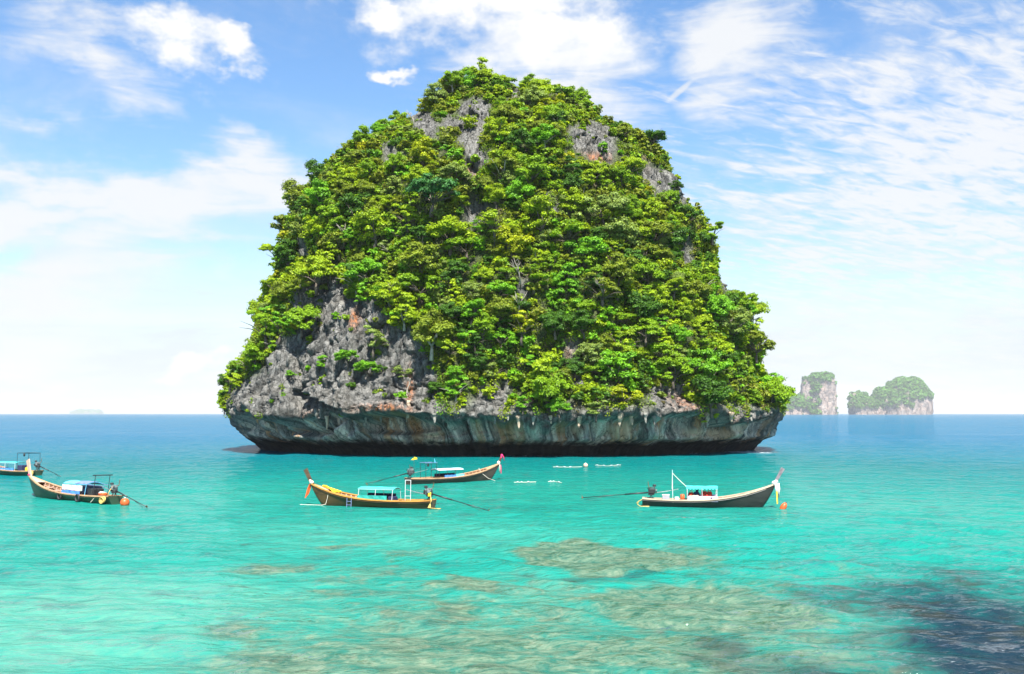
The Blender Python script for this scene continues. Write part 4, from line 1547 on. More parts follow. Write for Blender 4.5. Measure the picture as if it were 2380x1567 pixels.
def far_island(name, label, Y, lumps, tree_r, ntree, seed, groves):
    Vv, Ff, off = [], [], 0
    for prof in lumps:
        P_, F_, Fc = lump(0, 0, Y, prof, 0.8, seed)
        Vv.append(P_)
        Ff.append(F_ + off)
        off += len(P_)
        seed += 3
    V_, F_ = np.concatenate(Vv), np.concatenate(Ff)
    root = thing(name, label, 'island', (float(V_[:, 0].mean()), Y, 0))
    me = np_mesh('cliff', V_, F_)
    add_attr(me, 'rust', 0.25 * np.ones(len(V_)))
    o = link('cliff', me, FAR_ROCK, root)
    o.matrix_parent_inverse = Matrix.Translation(-root.location)
    # forest: leaf clumps in small domes, on tops and ledges
    ctr = V_[F_].mean(1)
    n1_ = np.cross(V_[F_[:, 2]] - V_[F_[:, 0]], V_[F_[:, 3]] - V_[F_[:, 1]])
    ar = np.linalg.norm(n1_, axis=1)
    up_ = np.abs(n1_[:, 2]) / (ar + 1e-9)
    d_ = proj(ctr)
    pw = np.full(len(ctr), 0.02) * (ctr[:, 2] > 6)
    for (x1, y1, x2, y2, k_) in groves:
        pw = np.maximum(pw, k_ * ((d_[:, 0] > x1) & (d_[:, 0] < x2) & (d_[:, 1] > y1) & (d_[:, 1] < y2)))
    pw = np.maximum(pw, sstep(up_, 0.35, 0.7)) * ar * (ctr[:, 1] < Y + 30)
    pk = rng.choice(len(ctr), size=ntree, p=pw / pw.sum())
    Vs_, Cs_ = [], []
    for ci in pk:
        n = 36
        d2 = rng.normal(size=(n, 3))
        d2 /= np.linalg.norm(d2, axis=1)[:, None]
        rr_ = tree_r * rng.uniform(.6, 1.3)
        Vs_.append(leaf_quads(ctr[ci] + d2 * rr_ * np.array([1, 1, .8]), d2 * .7 + np.array([0, 0, .5]) + .3 * rng.normal(size=(n, 3)), np.full(n, rr_ * .75)))
        Cs_.append(np.array([.075, .185, .020])[None] * rng.uniform(.6, 1.4, (1, 1)) * np.ones((n, 1)))
    V2 = np.concatenate(Vs_)
    me = np_mesh('forest', V2, quad_faces(len(V2) // 4), False)
    cl = np.concatenate(Cs_)
    add_attr(me, 'leaf_colour', np.concatenate([cl, np.ones((len(cl), 1))], 1), 'FACE', 'FLOAT_COLOR')
    o = link('forest', me, LEAFC, root)
    o.matrix_parent_inverse = Matrix.Translation(-root.location)
    o['kind'] = 'stuff'
    return root


far_island('sea_stack', 'tall steep two-headed rock stack on the horizon, just right of the main island', 7000.0, [
    [(868, 1898, 1918), (872, 1888, 1930), (880, 1884, 1938), (900, 1884, 1941), (930, 1882, 1942), (955, 1880, 1944), (966, 1880, 1944)],
    [(877, 1871, 1879), (881, 1865, 1886), (895, 1862, 1890), (925, 1861, 1892), (966, 1862, 1896)],
    [(921, 1806, 1852), (926, 1800, 1860), (940, 1796, 1868), (966, 1796, 1870)],
], 16.0, 420, 3, [(1796, 915, 1868, 948, 2.0), (1880, 866, 1935, 885, 2.0), (1885, 885, 1905, 960, 1.2), (1868, 930, 1905, 950, 1.0)])
far_island('wooded_island', 'low wooded island with a green hump, farther right on the horizon', 7400.0, [
    [(879, 2096, 2120), (884, 2080, 2132), (892, 2068, 2138), (905, 2060, 2150), (918, 2046, 2161), (935, 2040, 2163), (960, 2036, 2161), (966, 2036, 2160)],
    [(902, 2044, 2056), (908, 2038, 2068), (920, 2030, 2080), (966, 2020, 2090)],
    [(911, 1980, 1994), (918, 1979, 2004), (928, 1976, 2030), (940, 1973, 2050), (966, 1978, 2060)],
    [(912, 2006, 2010), (920, 2002, 2016), (966, 1998, 2024)],
], 18.0, 700, 40, [(1975, 908, 2060, 948, 2.0), (2040, 880, 2165, 925, 2.5), (2030, 900, 2120, 945, 1.6)])
far_island('low_island', 'faint blue flat-topped island far off on the left horizon', 24500.0, [
    [(951.5, 192, 226), (953, 180, 232), (956, 172, 235), (962, 166, 240)],
], 35.0, 10, 80, [])

# ------------------------------------------------------------------ boats
UNIT = MB().box((0, 0, 0), (1, 1, 1))
UNIT_ME = bpy.data.meshes.new('rib')
UNIT_ME.from_pydata(UNIT.v, [], UNIT.f)


def piece(name, me, mat, parent, loc, dims, rot=(0, 0, 0)):
    o = bpy.data.objects.new(name, me)
    C.objects.link(o)
    o.parent = parent
    o.location = loc
    o.scale = dims
    o.rotation_euler = rot
    if len(me.materials) == 0:
        me.materials.append(None)
    o.material_slots[0].link = 'OBJECT'
    o.material_slots[0].material = mat
    return o


class Boat:
    L = 11.4

    def __init__(self, label, stern, bow, hull, rail, inside, post, beam=1.0, roll=0.0, rise=1.3):
        h = Vector((bow.x - stern.x, bow.y - stern.y, 0))
        self.ln = h.length
        self.root = thing('longtail_boat', label, 'boat', stern, math.atan2(h.y, h.x), 'longtail boats moored in the bay')
        self.root.rotation_euler = (roll, 0, math.atan2(h.y, h.x))
        self.k = self.ln / 10.2                      # waterline length sets the size
        self.beam = beam
        self.rise = rise
        self.hull_m, self.rail_m, self.in_m, self.post_m = hull, rail, inside, post
        self.make_hull()

    # local coordinates: x forward from the stern, z up from the water
    def hb(self, t):
        return self.beam * (0.62 + 0.38 * math.sin(min(t / 0.45, 1) * PI / 2)) * (1 if t < .45 else max(0.0, 1 - ((t - .45) / .55) ** 2.1)) + 0.045

    def zs(self, t):
        z = 0.60 + 0.10 * max(0, (0.25 - t) / .25) ** 2
        if t > .30:
            z += self.rise * ((t - .30) / .70) ** 2.3
        return z

    def zk(self, t):
        if t > .86:
            q_ = (t - .86) / .14
            return -0.38 + (self.zs(t) - 0.08 + 0.38) * q_ ** 1.25
        return -0.38 + 0.12 * max(0, (.12 - t) / .12)

    def x(self, t):
        return t * self.L * self.k

    def sec(self, t, inset=0.0, zlow=None, n=7):
        pts = []
        hb, zs, zk = max(self.hb(t) - inset, 0.01), self.zs(t), self.zk(t)
        for i in range(n):
            s = i / (n - 1)
            yy = hb * (s ** 0.55)
            z = zk + (zs - zk) * s ** 1.25
            pts.append((self.x(t), yy, z))
        return pts

    def floor_z(self, t):
        return max(0.17, self.zs(t) - 0.55)

    def make_hull(self):
        ts = [i / 40 for i in range(41)]
        mb = MB()
        rows = []
        for t_ in ts:
            r_ = self.sec(t_)
            rows.append([(a, -b, c) for a, b, c in r_[::-1]] + r_[1:])
        mb.sheet(rows)
        # transom
        r0 = rows[0]
        mb._add(r0, [tuple(range(len(r0)))])
        self.hull = mb.build('hull', self.hull_m, self.root, True)
        # inner skin and floor
        mb = MB()
        rows = []
        for t_ in ts[:37]:
            fz = self.floor_z(t_)
            hb_, zs_ = max(self.hb(t_) - .07, 0.02), self.zs(t_) - .02
            hf = hb_ * 0.78
            rows.append([(self.x(t_) + .04, -hb_, zs_), (self.x(t_) + .04, -hf, fz), (self.x(t_) + .04, hf, fz), (self.x(t_) + .04, hb_, zs_)])
        mb.sheet(rows)
        mb._add(rows[0], [(0, 1, 2, 3)])
        mb.build('inner_planking', M['inner'], self.root)
        # gunwale rails
        for sgn in (-1, 1):
            mb = MB()
            rows = []
            for t_ in ts:
                hb_, zs_, x_ = self.hb(t_), self.zs(t_), self.x(t_)
                y0, y1 = sgn * max(hb_ - .14, 0.0), sgn * (hb_ + .045)
                rows.append([(x_, y0, zs_ - .03), (x_, y0, zs_ + .05), (x_, y1, zs_ + .05), (x_, y1, zs_ - .06), (x_, y0, zs_ - .03)])
            mb.sheet(rows)
            mb.build('gunwale', self.rail_m, self.root)
            # rubbing strake a little lower
            mb = MB()
            mb.tube([(self.x(t_), sgn * (self.hb(t_) * .985 + .01), self.zs(t_) - .16) for t_ in ts[:38]], .028, 5)
            mb.build('rubbing_strake', self.hull_m, self.root)
        # inner ribs and the stringer they carry
        for i in range(1, 22):
            t_ = .04 + i * .038
            if t_ > .86:
                break
            for sgn in (-1, 1):
                fz = self.floor_z(t_)
                piece('rib', UNIT_ME, self.in_m, self.root, (self.x(t_), sgn * (self.hb(t_) * .90 - .165), (fz + self.zs(t_)) / 2 - .0), (.09, .06, self.zs(t_) - fz - .08), (sgn * -.13, 0, 0))
        for sgn in (-1, 1):
            MB().tube([(self.x(t_), sgn * (self.hb(t_) * .9 - .17), self.zs(t_) - .30) for t_ in ts[2:35]], .035, 4).build('stringer', self.in_m, self.root)
        # deck boards
        for i in range(5):
            yb = (-2 + i) * .30
            rows = []
            for t_ in ts[1:35]:
                hf = self.hb(t_) * .70
                y0, y1 = max(-hf, min(hf, yb - .135)), max(-hf, min(hf, yb + .135))
                rows.append([(self.x(t_), y0, self.floor_z(t_) + .035), (self.x(t_), y1 + .002, self.floor_z(t_) + .035)])
            MB().sheet(rows, (0, 0, -.025)).build('deck_board', M['deck'], self.root)
        # thwarts
        for t_ in (.10, .24, .66, .76):
            MB().bbox((self.x(t_), 0, self.zs(t_) - .20), (.26, 2 * self.hb(t_) - .2, .05), .01).build('thwart', self.in_m, self.root)
        # foredeck
        rows = []
        for i in range(9):
            t_ = .845 + .150 * i / 8
            hb_ = self.hb(t_) - .02
            rows.append([(self.x(t_), -hb_, self.zs(t_) + .012), (self.x(t_), 0, self.zs(t_) + .05), (self.x(t_), hb_, self.zs(t_) + .012)])
        MB().sheet(rows, (0, 0, -.04)).build('foredeck', self.in_m, self.root)

    def prow(self, up=1.25, fwd=.62, w0=.15, w1=.13):
        x0, z0 = self.x(.985), self.zs(.985)
        mb = MB()
        rows = []
        for i in range(9):
            q_ = i / 8
            cx__ = x0 - .25 + (fwd + .25) * (q_ ** .9)
            cz = z0 - .35 + (up + .35) * q_
            wd = .11 + (.05 if i == 8 else 0) * 0
            dp = w0 + (w1 - w0) * q_ + (.05 * q_ ** 3)
            d = Vector((fwd, 0, up)).normalized()
            nrm_ = Vector((d.z, 0, -d.x))
            c_ = Vector((cx__, 0, cz))
            a, b = c_ - nrm_ * dp, c_ + nrm_ * dp
            rows.append([(a.x, -wd / 2, a.z), (b.x, -wd / 2 * .8, b.z), (b.x, wd / 2 * .8, b.z), (a.x, wd / 2, a.z), (a.x, -wd / 2, a.z)])
        mb.sheet(rows)
        mb._add(rows[-1][:4], [(0, 1, 2, 3)])
        mb.build('prow_post', self.post_m, self.root)
        self.tip = Vector((x0 + fwd, 0, z0 + up))
        self.neck = Vector((x0 + fwd * .12, 0, z0 + .12))

    def engine(self, x=.35, z=1.05, tail=5.0, drop=-1.15, tiller=1.6, yaw=0.0, mat='steel', side=0.0):
        z0 = self.zs(.02)
        mb = MB()
        for sy in (-.16, .16):
            mb.tube([(x - .2, sy, z0 - .25), (x, sy * .7, z - .2)], .035, 5)
            mb.tube([(x + .3, sy, z0 - .25), (x, sy * .7, z - .2)], .035, 5)
        mb.box((x, 0, z - .2), (.5, .34, .06))
        mb.build('engine_mount', M['black'], self.root)
        e = MB()
        e.bbox((x + .08, 0, z + .10), (.62, .42, .42), .05)
        e.bbox((x + .02, 0, z - .12), (.5, .32, .18), .03)
        eng = e.build('engine', M[mat], self.root)
        h = MB()
        for i in range(4):
            h.bbox((x - .14 + i * .15, 0, z + .38), (.11, .36, .20), .02)
        h.build('cylinder_head', M['chrome' if mat == 'steel' else 'steel'], eng)
        MB().tube([(x + .30, .1, z + .50), (x + .30, .1, z + .62), (x + .30, .1, z + .68)], [.16, .16, .10], 10).build('air_filter', M['black'], eng)
        MB().tube([(x - .1, -.20, z + .35), (x - .18, -.30, z + .50), (x - .25, -.30, z + .95)], .03, 6).build('exhaust_pipe', M['rust'], eng)
        MB().tube([(x + .42, 0, z + .12), (x + .50, 0, z + .12)], .20, 12).build('flywheel', M['black'], eng)
        MB().tube([(x + .1, .22, z), (x + .1, .30, z + .05), (x - .2, .30, z + .2), (x - .3, .2, z + .4)], .035, 5).build('hose', M['rubber'], eng)
        MB().bbox((x - .05, .27, z + .18), (.3, .12, .22), .03).build('alternator', M['chrome'], eng)
        # long tail
        a = Vector((x - .25, 0, z - .02))
        b = Vector((x - tail * math.cos(yaw), tail * math.sin(yaw), z + drop))
        d = b - a
        s = MB()
        s.tube([a, a + d * .36], .062, 8)
        s.tube([a + d * .34, b], .034, 8)
        s.tube([a + d * .62 + Vector((0, 0, -.03)), a + d * .8 + Vector((0, 0, -.14)), b + Vector((.12, 0, -.16))], .018, 5)
        sh = s.build('propeller_shaft', M['black'], self.root, True)
        pm = MB()
        pm.tube([b, b + d.normalized() * .16], [.05, .03], 8)
        u = d.normalized().orthogonal().normalized()
        for kk in range(2):
            v = Matrix.Rotation(PI * kk, 3, d.normalized()) @ u
            w_ = d.normalized().cross(v)
            c_ = b + d.normalized() * .06
            pm.sheet([[c_ + v * .03 - w_ * .03, c_ + v * .03 + w_ * .03], [c_ + v * .15 - w_ * .07 + d.normalized() * .03, c_ + v * .15 + w_ * .07 - d.normalized() * .03], [c_ + v * .24 - w_ * .03, c_ + v * .24 + w_ * .03]], tuple(d.normalized() * .012))
        pm.build('propeller', M['rust'], sh)
        # tiller
        tm = MB()
        tm.tube([(x + .45, .02, z - .02), (x + .45 + tiller * .5, .03, z + .12), (x + .45 + tiller, .05, z + .30)], .030, 6)
        tm.build('tiller', M['chrome'], self.root)

    def canopy(self, x0, x1, h, roof, posts, half=.78, arch=.16, nposts=3, sag=0.0, fringe=None):
        z0 = self.zs(.35) + .02
        rows = []
        for i in range(9):
            xx = x0 + (x1 - x0) * i / 8
            rows.append([(xx, half * q_, z0 + h + arch * (1 - q_ * q_) - sag * math.sin(PI * i / 8) * (1 - abs(q_) * .5) + .012 * math.sin(i * 2.1 + q_ * 3)) for q_ in [-1 + j / 5 for j in range(11)]])
        can = MB().sheet(rows, (0, 0, -.035)).build('canopy', roof, self.root, False)
        for sgn in (-1, 1):
            for i in range(nposts):
                xx = x0 + .08 + (x1 - x0 - .16) * i / (nposts - 1)
                MB().tube([(xx, sgn * (self.hb(.4) - .12), z0 - .1), (xx, sgn * (half - .03), z0 + h)], .022, 6).build('canopy_post', posts, can)
            MB().tube([(x0, sgn * (half - .02), z0 + h - .035), (x1, sgn * (half - .02), z0 + h - .035)], .025, 5).build('canopy_rail', posts, can)
        for i in range(3):
            xx = x0 + .05 + (x1 - x0 - .1) * i / 2
            MB().tube([(xx, half * q_ * .97, z0 + h - .05 + arch * (1 - q_ * q_)) for q_ in [-1 + j / 4 for j in range(9)]], .018, 5).build('canopy_hoop', posts, can)
        if fringe:
            rows2 = []
            for i in range(33):
                xx = x0 + (x1 - x0) * i / 32
                dz = .16 + .06 * math.sin(i * 1.9)
                rows2.append([(xx, -half - .01, z0 + h), (xx, -half - .015, z0 + h - dz)])
            MB().sheet(rows2, (0, .008, 0)).build('canopy_fringe', fringe, can)
        return can

    def panel(self, name, x0, x1, sgn, zlo, zhi, mat, label=None, slant=.0, y=None):
        t0 = x0 / (self.L * self.k)
        z0 = self.zs(.35)
        yy = sgn * ((self.hb(.4) - .10) if y is None else y)
        rows = []
        for i in range(13):
            xx = x0 + (x1 - x0) * i / 12
            b_ = .018 * math.sin(i * 1.7)
            rows.append([(xx, yy + b_, z0 + zlo), (xx, yy + b_ * 1.6 - sgn * slant * .5, z0 + (zlo + zhi) / 2), (xx, yy - sgn * slant, z0 + zhi)])
        o = MB().sheet(rows, (0, -sgn * .03, 0)).build(name, mat, self.root)
        return o

    def world(self, p):
        bpy.context.view_layer.update()
        return self.root.matrix_world @ Vector(p)

    def loose(self, name, mb, mat, label, cat, smooth=False, group=None):
        """a thing lying on or hanging from the boat: top level, at its own place"""
        R_ = Matrix.Rotation(self.root.rotation_euler.z, 4, 'Z') @ Matrix.Rotation(self.root.rotation_euler.x, 4, 'X')
        Mx = Matrix.Translation(self.root.location) @ R_
        vs = [Mx @ Vector(v) for v in mb.v]
        c_ = sum(vs, Vector()) / len(vs)
        mb.v = [tuple(v - c_) for v in vs]
        o = mb.build(name, mat, None, smooth)
        o.location = c_
        return tag(o, label, cat, group)


def S2D(x, y):
    return at_sea(*sp(x, y))


def ribbon(mb, pts, wdt):
    rows = []
    for i, p in enumerate(pts):
        p = Vector(p)
        rows.append([p + Vector((-wdt / 2, 0, 0)), p + Vector((wdt / 2, .01, 0))])
    mb.sheet(rows, (0, .008, 0))


# --- the varnished boat left of the middle, bow to the left
b = Boat('varnished brown longtail boat with orange gunwale and turquoise canopy, bow pointing left', S2D(1083, 1271), S2D(806, 1262), M['hull_brown'], M['orange_wood'], M['cream'], M['dark_wood'], 1.02, 0.02, 1.25)
b.prow(1.28, .72, .16, .15)
b.engine(.35, 1.22, 5.3, -1.25, 1.7)
b.canopy(3.35, 6.7, .92, M['turquoise'], M['white'], .80, .15, 3)
b.panel('side_panel', 3.9, 6.65, 1, -.05, .40, M['teal'])
b.panel('side_panel', 3.9, 6.6, -1, .05, .50, M['navy'])
MB().bbox((3.65, .25, .55), (.5, .9, .75), .04).build('engine_locker', M['navy'], b.root)
for q_ in (1.95, 2.45):
    MB().tube([(q_, .35, .3), (q_, .35, 2.35)], .028, 6).build('frame_post', M['white'], b.root)
MB().tube([(1.95, .35, 2.33), (2.45, .35, 2.33)], .028, 6).build('frame_bar', M['white'], b.root)
MB().tube([(1.95, .35, 1.0), (2.45, .35, 1.0)], .02, 6).build('frame_bar', M['white'], b.root)
mb = MB()
mb.ball(b.neck + Vector((-.02, 0, .02)), (.20, .20, .17))
mb.ball(b.neck + Vector((.08, 0, .16)), (.15, .17, .13))
b.loose('prow_garland', mb, M['pale_rope'], 'pale cloth garland wound round the prow of the varnished boat', 'garland', True)
mb = MB()
for i in range(4):
    ribbon(mb, [b.neck + Vector((.05, .05 * i - .08, 0)), b.neck + Vector((.14 + .05 * i, .05 * i - .08, -.5)), b.neck + Vector((.30 + .06 * i, .05 * i, -1.05 - .1 * i))], .10)
b.loose('prow_ribbons', mb, M['orange'], 'faded orange ribbons hanging from the prow of the varnished boat', 'ribbons')
mb = MB()
for i in range(5):
    mb.tube([(8.9 + .1 * i, -.35 + .17 * i, b.zs(.80) - .02 - .05 * (i % 2)), (9.6, -.2 + .10 * i, b.zs(.86) + .02), (10.6 - .1 * i, -.08 + .04 * i, b.zs(.93) + .09)], .07, 6)
b.loose('folded_tarpaulin', mb, M['yellow'], 'yellow tarpaulin folded on the foredeck of the varnished boat', 'tarpaulin', True)
mb = MB()
lx = 7.15
for q_ in (0, .42):
    mb.tube([(lx + q_, b.hb(.6) + .10, .75), (lx + q_, b.hb(.6) + .14, -.35)], .028, 6)
for z in (.45, .15, -.15):
    mb.tube([(lx, b.hb(.6) + .12, z), (lx + .42, b.hb(.6) + .12, z)], .022, 6)
b.loose('boarding_ladder', mb, M['blue_grey'], 'short boarding ladder hooked over the side of the varnished boat', 'ladder')
mb = MB()
mb.tube([(9.7, b.hb(.87) + .04, b.zs(.86)), (9.75, b.hb(.87) + .05, .7), (9.9, b.hb(.87) + .1, .1), (10.2, b.hb(.87) + .2, .03), (12.2, 1.0, .04)], .022, 5)
b.loose('mooring_rope', mb, M['pale_rope'], 'thin mooring rope dropping from the bow of the varnished boat', 'rope')
mb = MB()
for i in range(5):
    mb.tube([(.12, .3 + .03 * i, 1.15), (.05 - .03 * i, .52, .7), (.0 + .05 * i, .60 + .03 * i, .1), (-.2 - .1 * i, .55, .03), (-.8, .2 + .1 * i, .02)], .03, 5)
b.loose('rope_coil', mb, M['rope'], 'yellow rope looped over the stern of the varnished boat', 'rope', True)
MB().bbox((.25, .26, 1.2), (.28, .10, .42), .04).build('fuel_bag', M['yellow'], b.root)

# --- the boat behind it, bow to the right
b = Boat('weathered grey-brown longtail boat behind the varnished one, white canopy and yellow flag', S2D(1019, 1211), S2D(1226, 1200), M['hull_grey'], M['tan'], M['tan'], M['dark_wood'], .98, 0.0, 1.35)
b.prow(.95, .55, .14, .10)
b.engine(.30, 1.28, 5.6, -.95, 2.0)
b.canopy(3.7, 7.3, .86, M['pale_blue'], M['black'], .78, .15, 4)
b.panel('side_curtain', 4.5, 6.1, -1, -.1, .30, M['blue'])
b.panel('side_curtain', 6.1, 7.3, -1, -.1, .36, M['sky_blue'])
b.panel('side_curtain', 4.3, 7.2, 1, .0, .40, M['navy'])
for q_ in (2.1, 3.6):
    for sgn in (-1, 1):
        MB().tube([(q_, sgn * .55, .35), (q_, sgn * .55, 2.35)], .028, 6).build('frame_post', M['black'], b.root)
    MB().tube([(q_, -.55, 2.34), (q_, .55, 2.34)], .028, 6).build('frame_bar', M['black'], b.root)
for sgn in (-1, 1):
    MB().tube([(2.0, sgn * .55, 2.36), (3.7, sgn * .55, 2.36)], .03, 6).build('frame_bar', M['blue_grey'], b.root)
mb = MB()
mb.bbox((2.45, -.5, 2.12), (.28, .12, .35), .06)
b.loose('hanging_bag', mb, M['black'], 'black bag hanging from the stern frame of the grey-brown boat', 'bag')
mb = MB()
mb.tube([(3.4, -.5, 2.35), (3.36, -.5, 2.62), (3.30, -.5, 2.82)], [.06, .05, .02], 6)
b.loose('streamer', mb, M['sky_blue'], 'small blue streamer on top of the frame of the grey-brown boat', 'streamer')
fl = MB()
fl.tube([(.85, 0, .4), (.85, 0, 2.95)], .016, 5)
ro = b.loose('flag', fl, M['dark_wood'], 'yellow flag on a thin pole at the stern of the grey-brown boat', 'flag')
for k_, dz in ((-1, 0.0), (1, .06)):
    rows = []
    for i in range(6):
        q_ = i / 5
        rows.append([(k_ * (.02 + .34 * q_), .10 * math.sin(q_ * 4), 1.02 + dz + .12 * q_ - .10 * q_ * q_), (k_ * (.02 + .34 * q_), .10 * math.sin(q_ * 4) + .02, 1.34 + dz + .10 * q_ * k_ - .2 * q_)])
    MB().sheet(rows, (0, .01, 0)).build('flag_cloth', M['yellow'], ro)
mb = MB()
mb.ball(b.tip + Vector((0, 0, .05)), (.16, .16, .2))
mb.tube([b.tip + Vector((0, 0, 0)), b.tip + Vector((-.2, 0, -.3))], [.13, .09], 7)
ribbon(mb, [b.tip + Vector((.1, -.05, .1)), b.tip + Vector((.25, -.08, -.1)), b.tip + Vector((.32, -.1, -.6))], .12)
b.loose('prow_cloth', mb, M['pink'], 'magenta cloth tied to the prow tip of the grey-brown boat', 'cloth', True)
mb = MB()
mb.ball(b.neck, (.20, .20, .26))
for i in range(3):
    ribbon(mb, [b.neck + Vector((.05, -.12 + .1 * i, -.1)), b.neck + Vector((.12, -.2 + .1 * i, -.6)), b.neck + Vector((.16, -.2 + .1 * i, -1.2))], .10)
b.loose('prow_ribbons', mb, M['pale_rope'], 'pale ribbons hanging from the prow neck of the grey-brown boat', 'ribbons', True)
mb = MB()
ribbon(mb, [b.neck + Vector((.10, -.28, -.2)), b.neck + Vector((.14, -.32, -.7)), b.neck + Vector((.15, -.3, -1.25))], .12)
b.loose('prow_ribbon', mb, M['pink'], 'red ribbon hanging among pale ones at the prow of the grey-brown boat', 'ribbon')
mb = MB()
mb.tube([(9.9, -.25, 1.5), (10.1, -.6, .9), (10.7, -1.1, .3), (11.4, -1.5, .02)], .022, 5)
b.loose('mooring_rope', mb, M['pale_rope'], 'slack mooring rope from the bow of the grey-brown boat into the water', 'rope')

# --- the black boat on the right, bow to the right
b = Boat('black longtail boat on the right with cream gunwale, white mast and lilac side cloth', S2D(1606, 1265), S2D(1905, 1269), M['hull_black'], M['cream'], M['cream'], M['prow_grey'], 1.02, -0.02, 1.45)
b.prow(1.38, .80, .12, .12)
b.engine(.75, 1.18, 5.9, -.52, 1.9, mat='black')
b.canopy(3.75, 6.4, 1.08, M['turquoise'], M['white'], .78, .10, 3, 0.03, M['turquoise'])
b.panel('side_cloth', 3.9, 6.4, -1, -.12, .36, M['lilac'])
b.panel('side_cloth', 3.9, 6.4, 1, -.05, .40, M['lilac'])
MB().tube([(2.6, -.2, .2), (2.6, -.2, 3.15)], [.032, .024], 6).build('mast', M['white'], b.root)
MB().tube([(2.62, -.2, 2.85), (3.1, -.3, 2.35), (3.75, -.6, 1.75)], .024, 5).build('stay_rope', M['pale_rope'], b.root)
MB().tube([(2.6, -.2, 2.85), (2.56, -.2, 1.5)], .03, 5).build('stay_rope', M['pale_rope'], b.root)
for i, (q_, w_, z) in enumerate(((4.15, .42, 1.02), (5.25, .5, 1.12), (5.72, .42, 1.10), (5.5, .5, .95))):
    mb = MB()
    mb.bbox((q_, -.38, z), (w_, .18, .46), .08)
    mb.tube([(q_ - .1, -.40, z + .2), (q_ - .08, -.38, z + .36), (q_ + .08, -.38, z + .36), (q_ + .1, -.40, z + .2)], .03, 5)
    b.loose('life_jacket', mb, M['red'], ['red life jacket nearest the stern under the canopy of the black boat', 'red life jacket in the middle of the row under the black boat canopy',
                                          'red life jacket nearest the bow under the canopy of the black boat', 'lower red life jacket in the row under the black boat canopy'][i], 'life jacket', True, 'life jackets in the black boat')
mb = MB()
mb.bbox((4.62, -.30, 1.05), (.55, .30, .50), .12)
mb.ball((4.68, -.30, 1.38), (.13, .12, .13))
b.loose('duffel_bag', mb, M['navy'], 'dark bag between the red life jackets in the black boat', 'bag', True)
mb = MB()
mb.bbox((4.4, -.42, .90), (.85, .14, .26), .06)
b.loose('folded_blanket', mb, M['pinkish'], 'pale pink blanket lying under the canopy of the black boat', 'blanket', True)
mb = MB()
mb.tube([(3.42, -.35, .35), (3.42, -.35, 1.02), (3.42, -.35, 1.08)], [.19, .19, .12], 12)
b.loose('fuel_drum', mb, M['orange'], 'orange plastic drum in front of the canopy on the black boat', 'drum', True)
cb = thing('cool_box', 'grey cool box with white lid near the stern of the black boat', 'box', b.world((2.02, -.40, .62)), b.root.rotation_euler.z)
MB().bbox((0, 0, .16), (.62, .40, .34), .03).build('box_body', M['grey_box'], cb)
MB().bbox((0, 0, .38), (.66, .44, .09), .03).build('lid', M['white'], cb)
mb = MB()
mb.bbox((2.95, -.4, .72), (.36, .3, .26), .03)
b.loose('plastic_box', mb, M['white'], 'small white box beside the mast of the black boat', 'box')
mb = MB()
mb.bbox((5.95, -.92, .78), (.42, .10, .22), .05)
b.loose('dark_pouch', mb, M['navy'], 'dark pouch hanging on the lilac cloth of the black boat', 'pouch')
mb = MB()
mb.ball(b.neck + Vector((-.05, 0, -.02)), (.24, .24, .20))
mb.ball(b.neck + Vector((.1, 0, .12)), (.18, .18, .15))
for i in range(4):
    ribbon(mb, [b.neck + Vector((.0 + .1 * i, -.2, 0)), b.neck + Vector((.05 + .1 * i, -.25, -.5)), b.neck + Vector((.1 + .05 * i, -.2, -.95 - .1 * i))], .10)
b.loose('prow_garland', mb, M['white'], 'white cloth garland tied round the prow of the black boat', 'garland', True)
mb = MB()
ribbon(mb, [b.neck + Vector((.10, -.28, -.7)), b.neck + Vector((.12, -.3, -1.2)), b.neck + Vector((.14, -.28, -1.75))], .10)
b.loose('prow_ribbon', mb, M['yellow'], 'yellow-green ribbon hanging lowest from the prow of the black boat', 'ribbon')
mb = MB()
for i in range(5):
    a = i * .4
    mb.tube([(.05, -.35, .62), (-.30 - .05 * i, -.45, .45 - .04 * i), (-.40, -.4, .15), (-.15, -.55 - .03 * i, .02), (.6, -.80, .02 + .03 * (i % 2))], .028, 5)
b.loose('rope_coil', mb, M['rope'], 'yellow rope trailing round the stern of the black boat', 'rope', True)

# --- the green boat on the left, bow away to the left
b = Boat('green-hulled longtail boat on the left with pale prow and blue canopy', S2D(289, 1260), S2D(90, 1240), M['hull_green'], M['tan'], M['pinkish'], M['pinkish'], 1.05, 0.03, 1.35)
b.prow(1.55, .62, .20, .24)
b.engine(.30, 1.18, 5.2, -1.18, 1.7)
b.canopy(3.5, 7.5, .95, M['sky_blue'], M['sky_blue'], .85, .22, 3, 0.02)
b.panel('side_tarp', 4.4, 7.5, 1, -.08, .34, M['blue'])
b.panel('window_sheet', 4.0, 7.45, 1, .40, .86, M['clear'])
b.panel('side_tarp', 4.0, 7.5, -1, -.05, .8, M['blue_grey'])
mb = MB()
rows = []
z0 = b.zs(.35)
for i in range(7):
    xx = 3.5 + 2.1 * i / 6
    rows.append([(xx, .87 * q_, z0 + 1.01 + .22 * (1 - q_ * q_) + .02 * math.sin(i * 2)) for q_ in (-.6, -.2, .2, .6, .98)])
mb.sheet(rows, (0, 0, -.02))
b.loose('grey_sheet', mb, M['blue_grey'], 'grey-blue sheet spread over the stern half of the blue canopy', 'sheet')
MB().bbox((3.2, .1, .75), (.75, 1.2, .95), .05).build('engine_locker', M['black'], b.root)
for sgn in (-1, 1):
    MB().tube([(2.6, sgn * .7, .4), (2.35, sgn * .7, 2.45)], .030, 6).build('frame_post', M['black'], b.root)
MB().tube([(2.35, -.95, 2.45), (2.35, .95, 2.45)], .05, 6).build('frame_bar', M['black'], b.root)
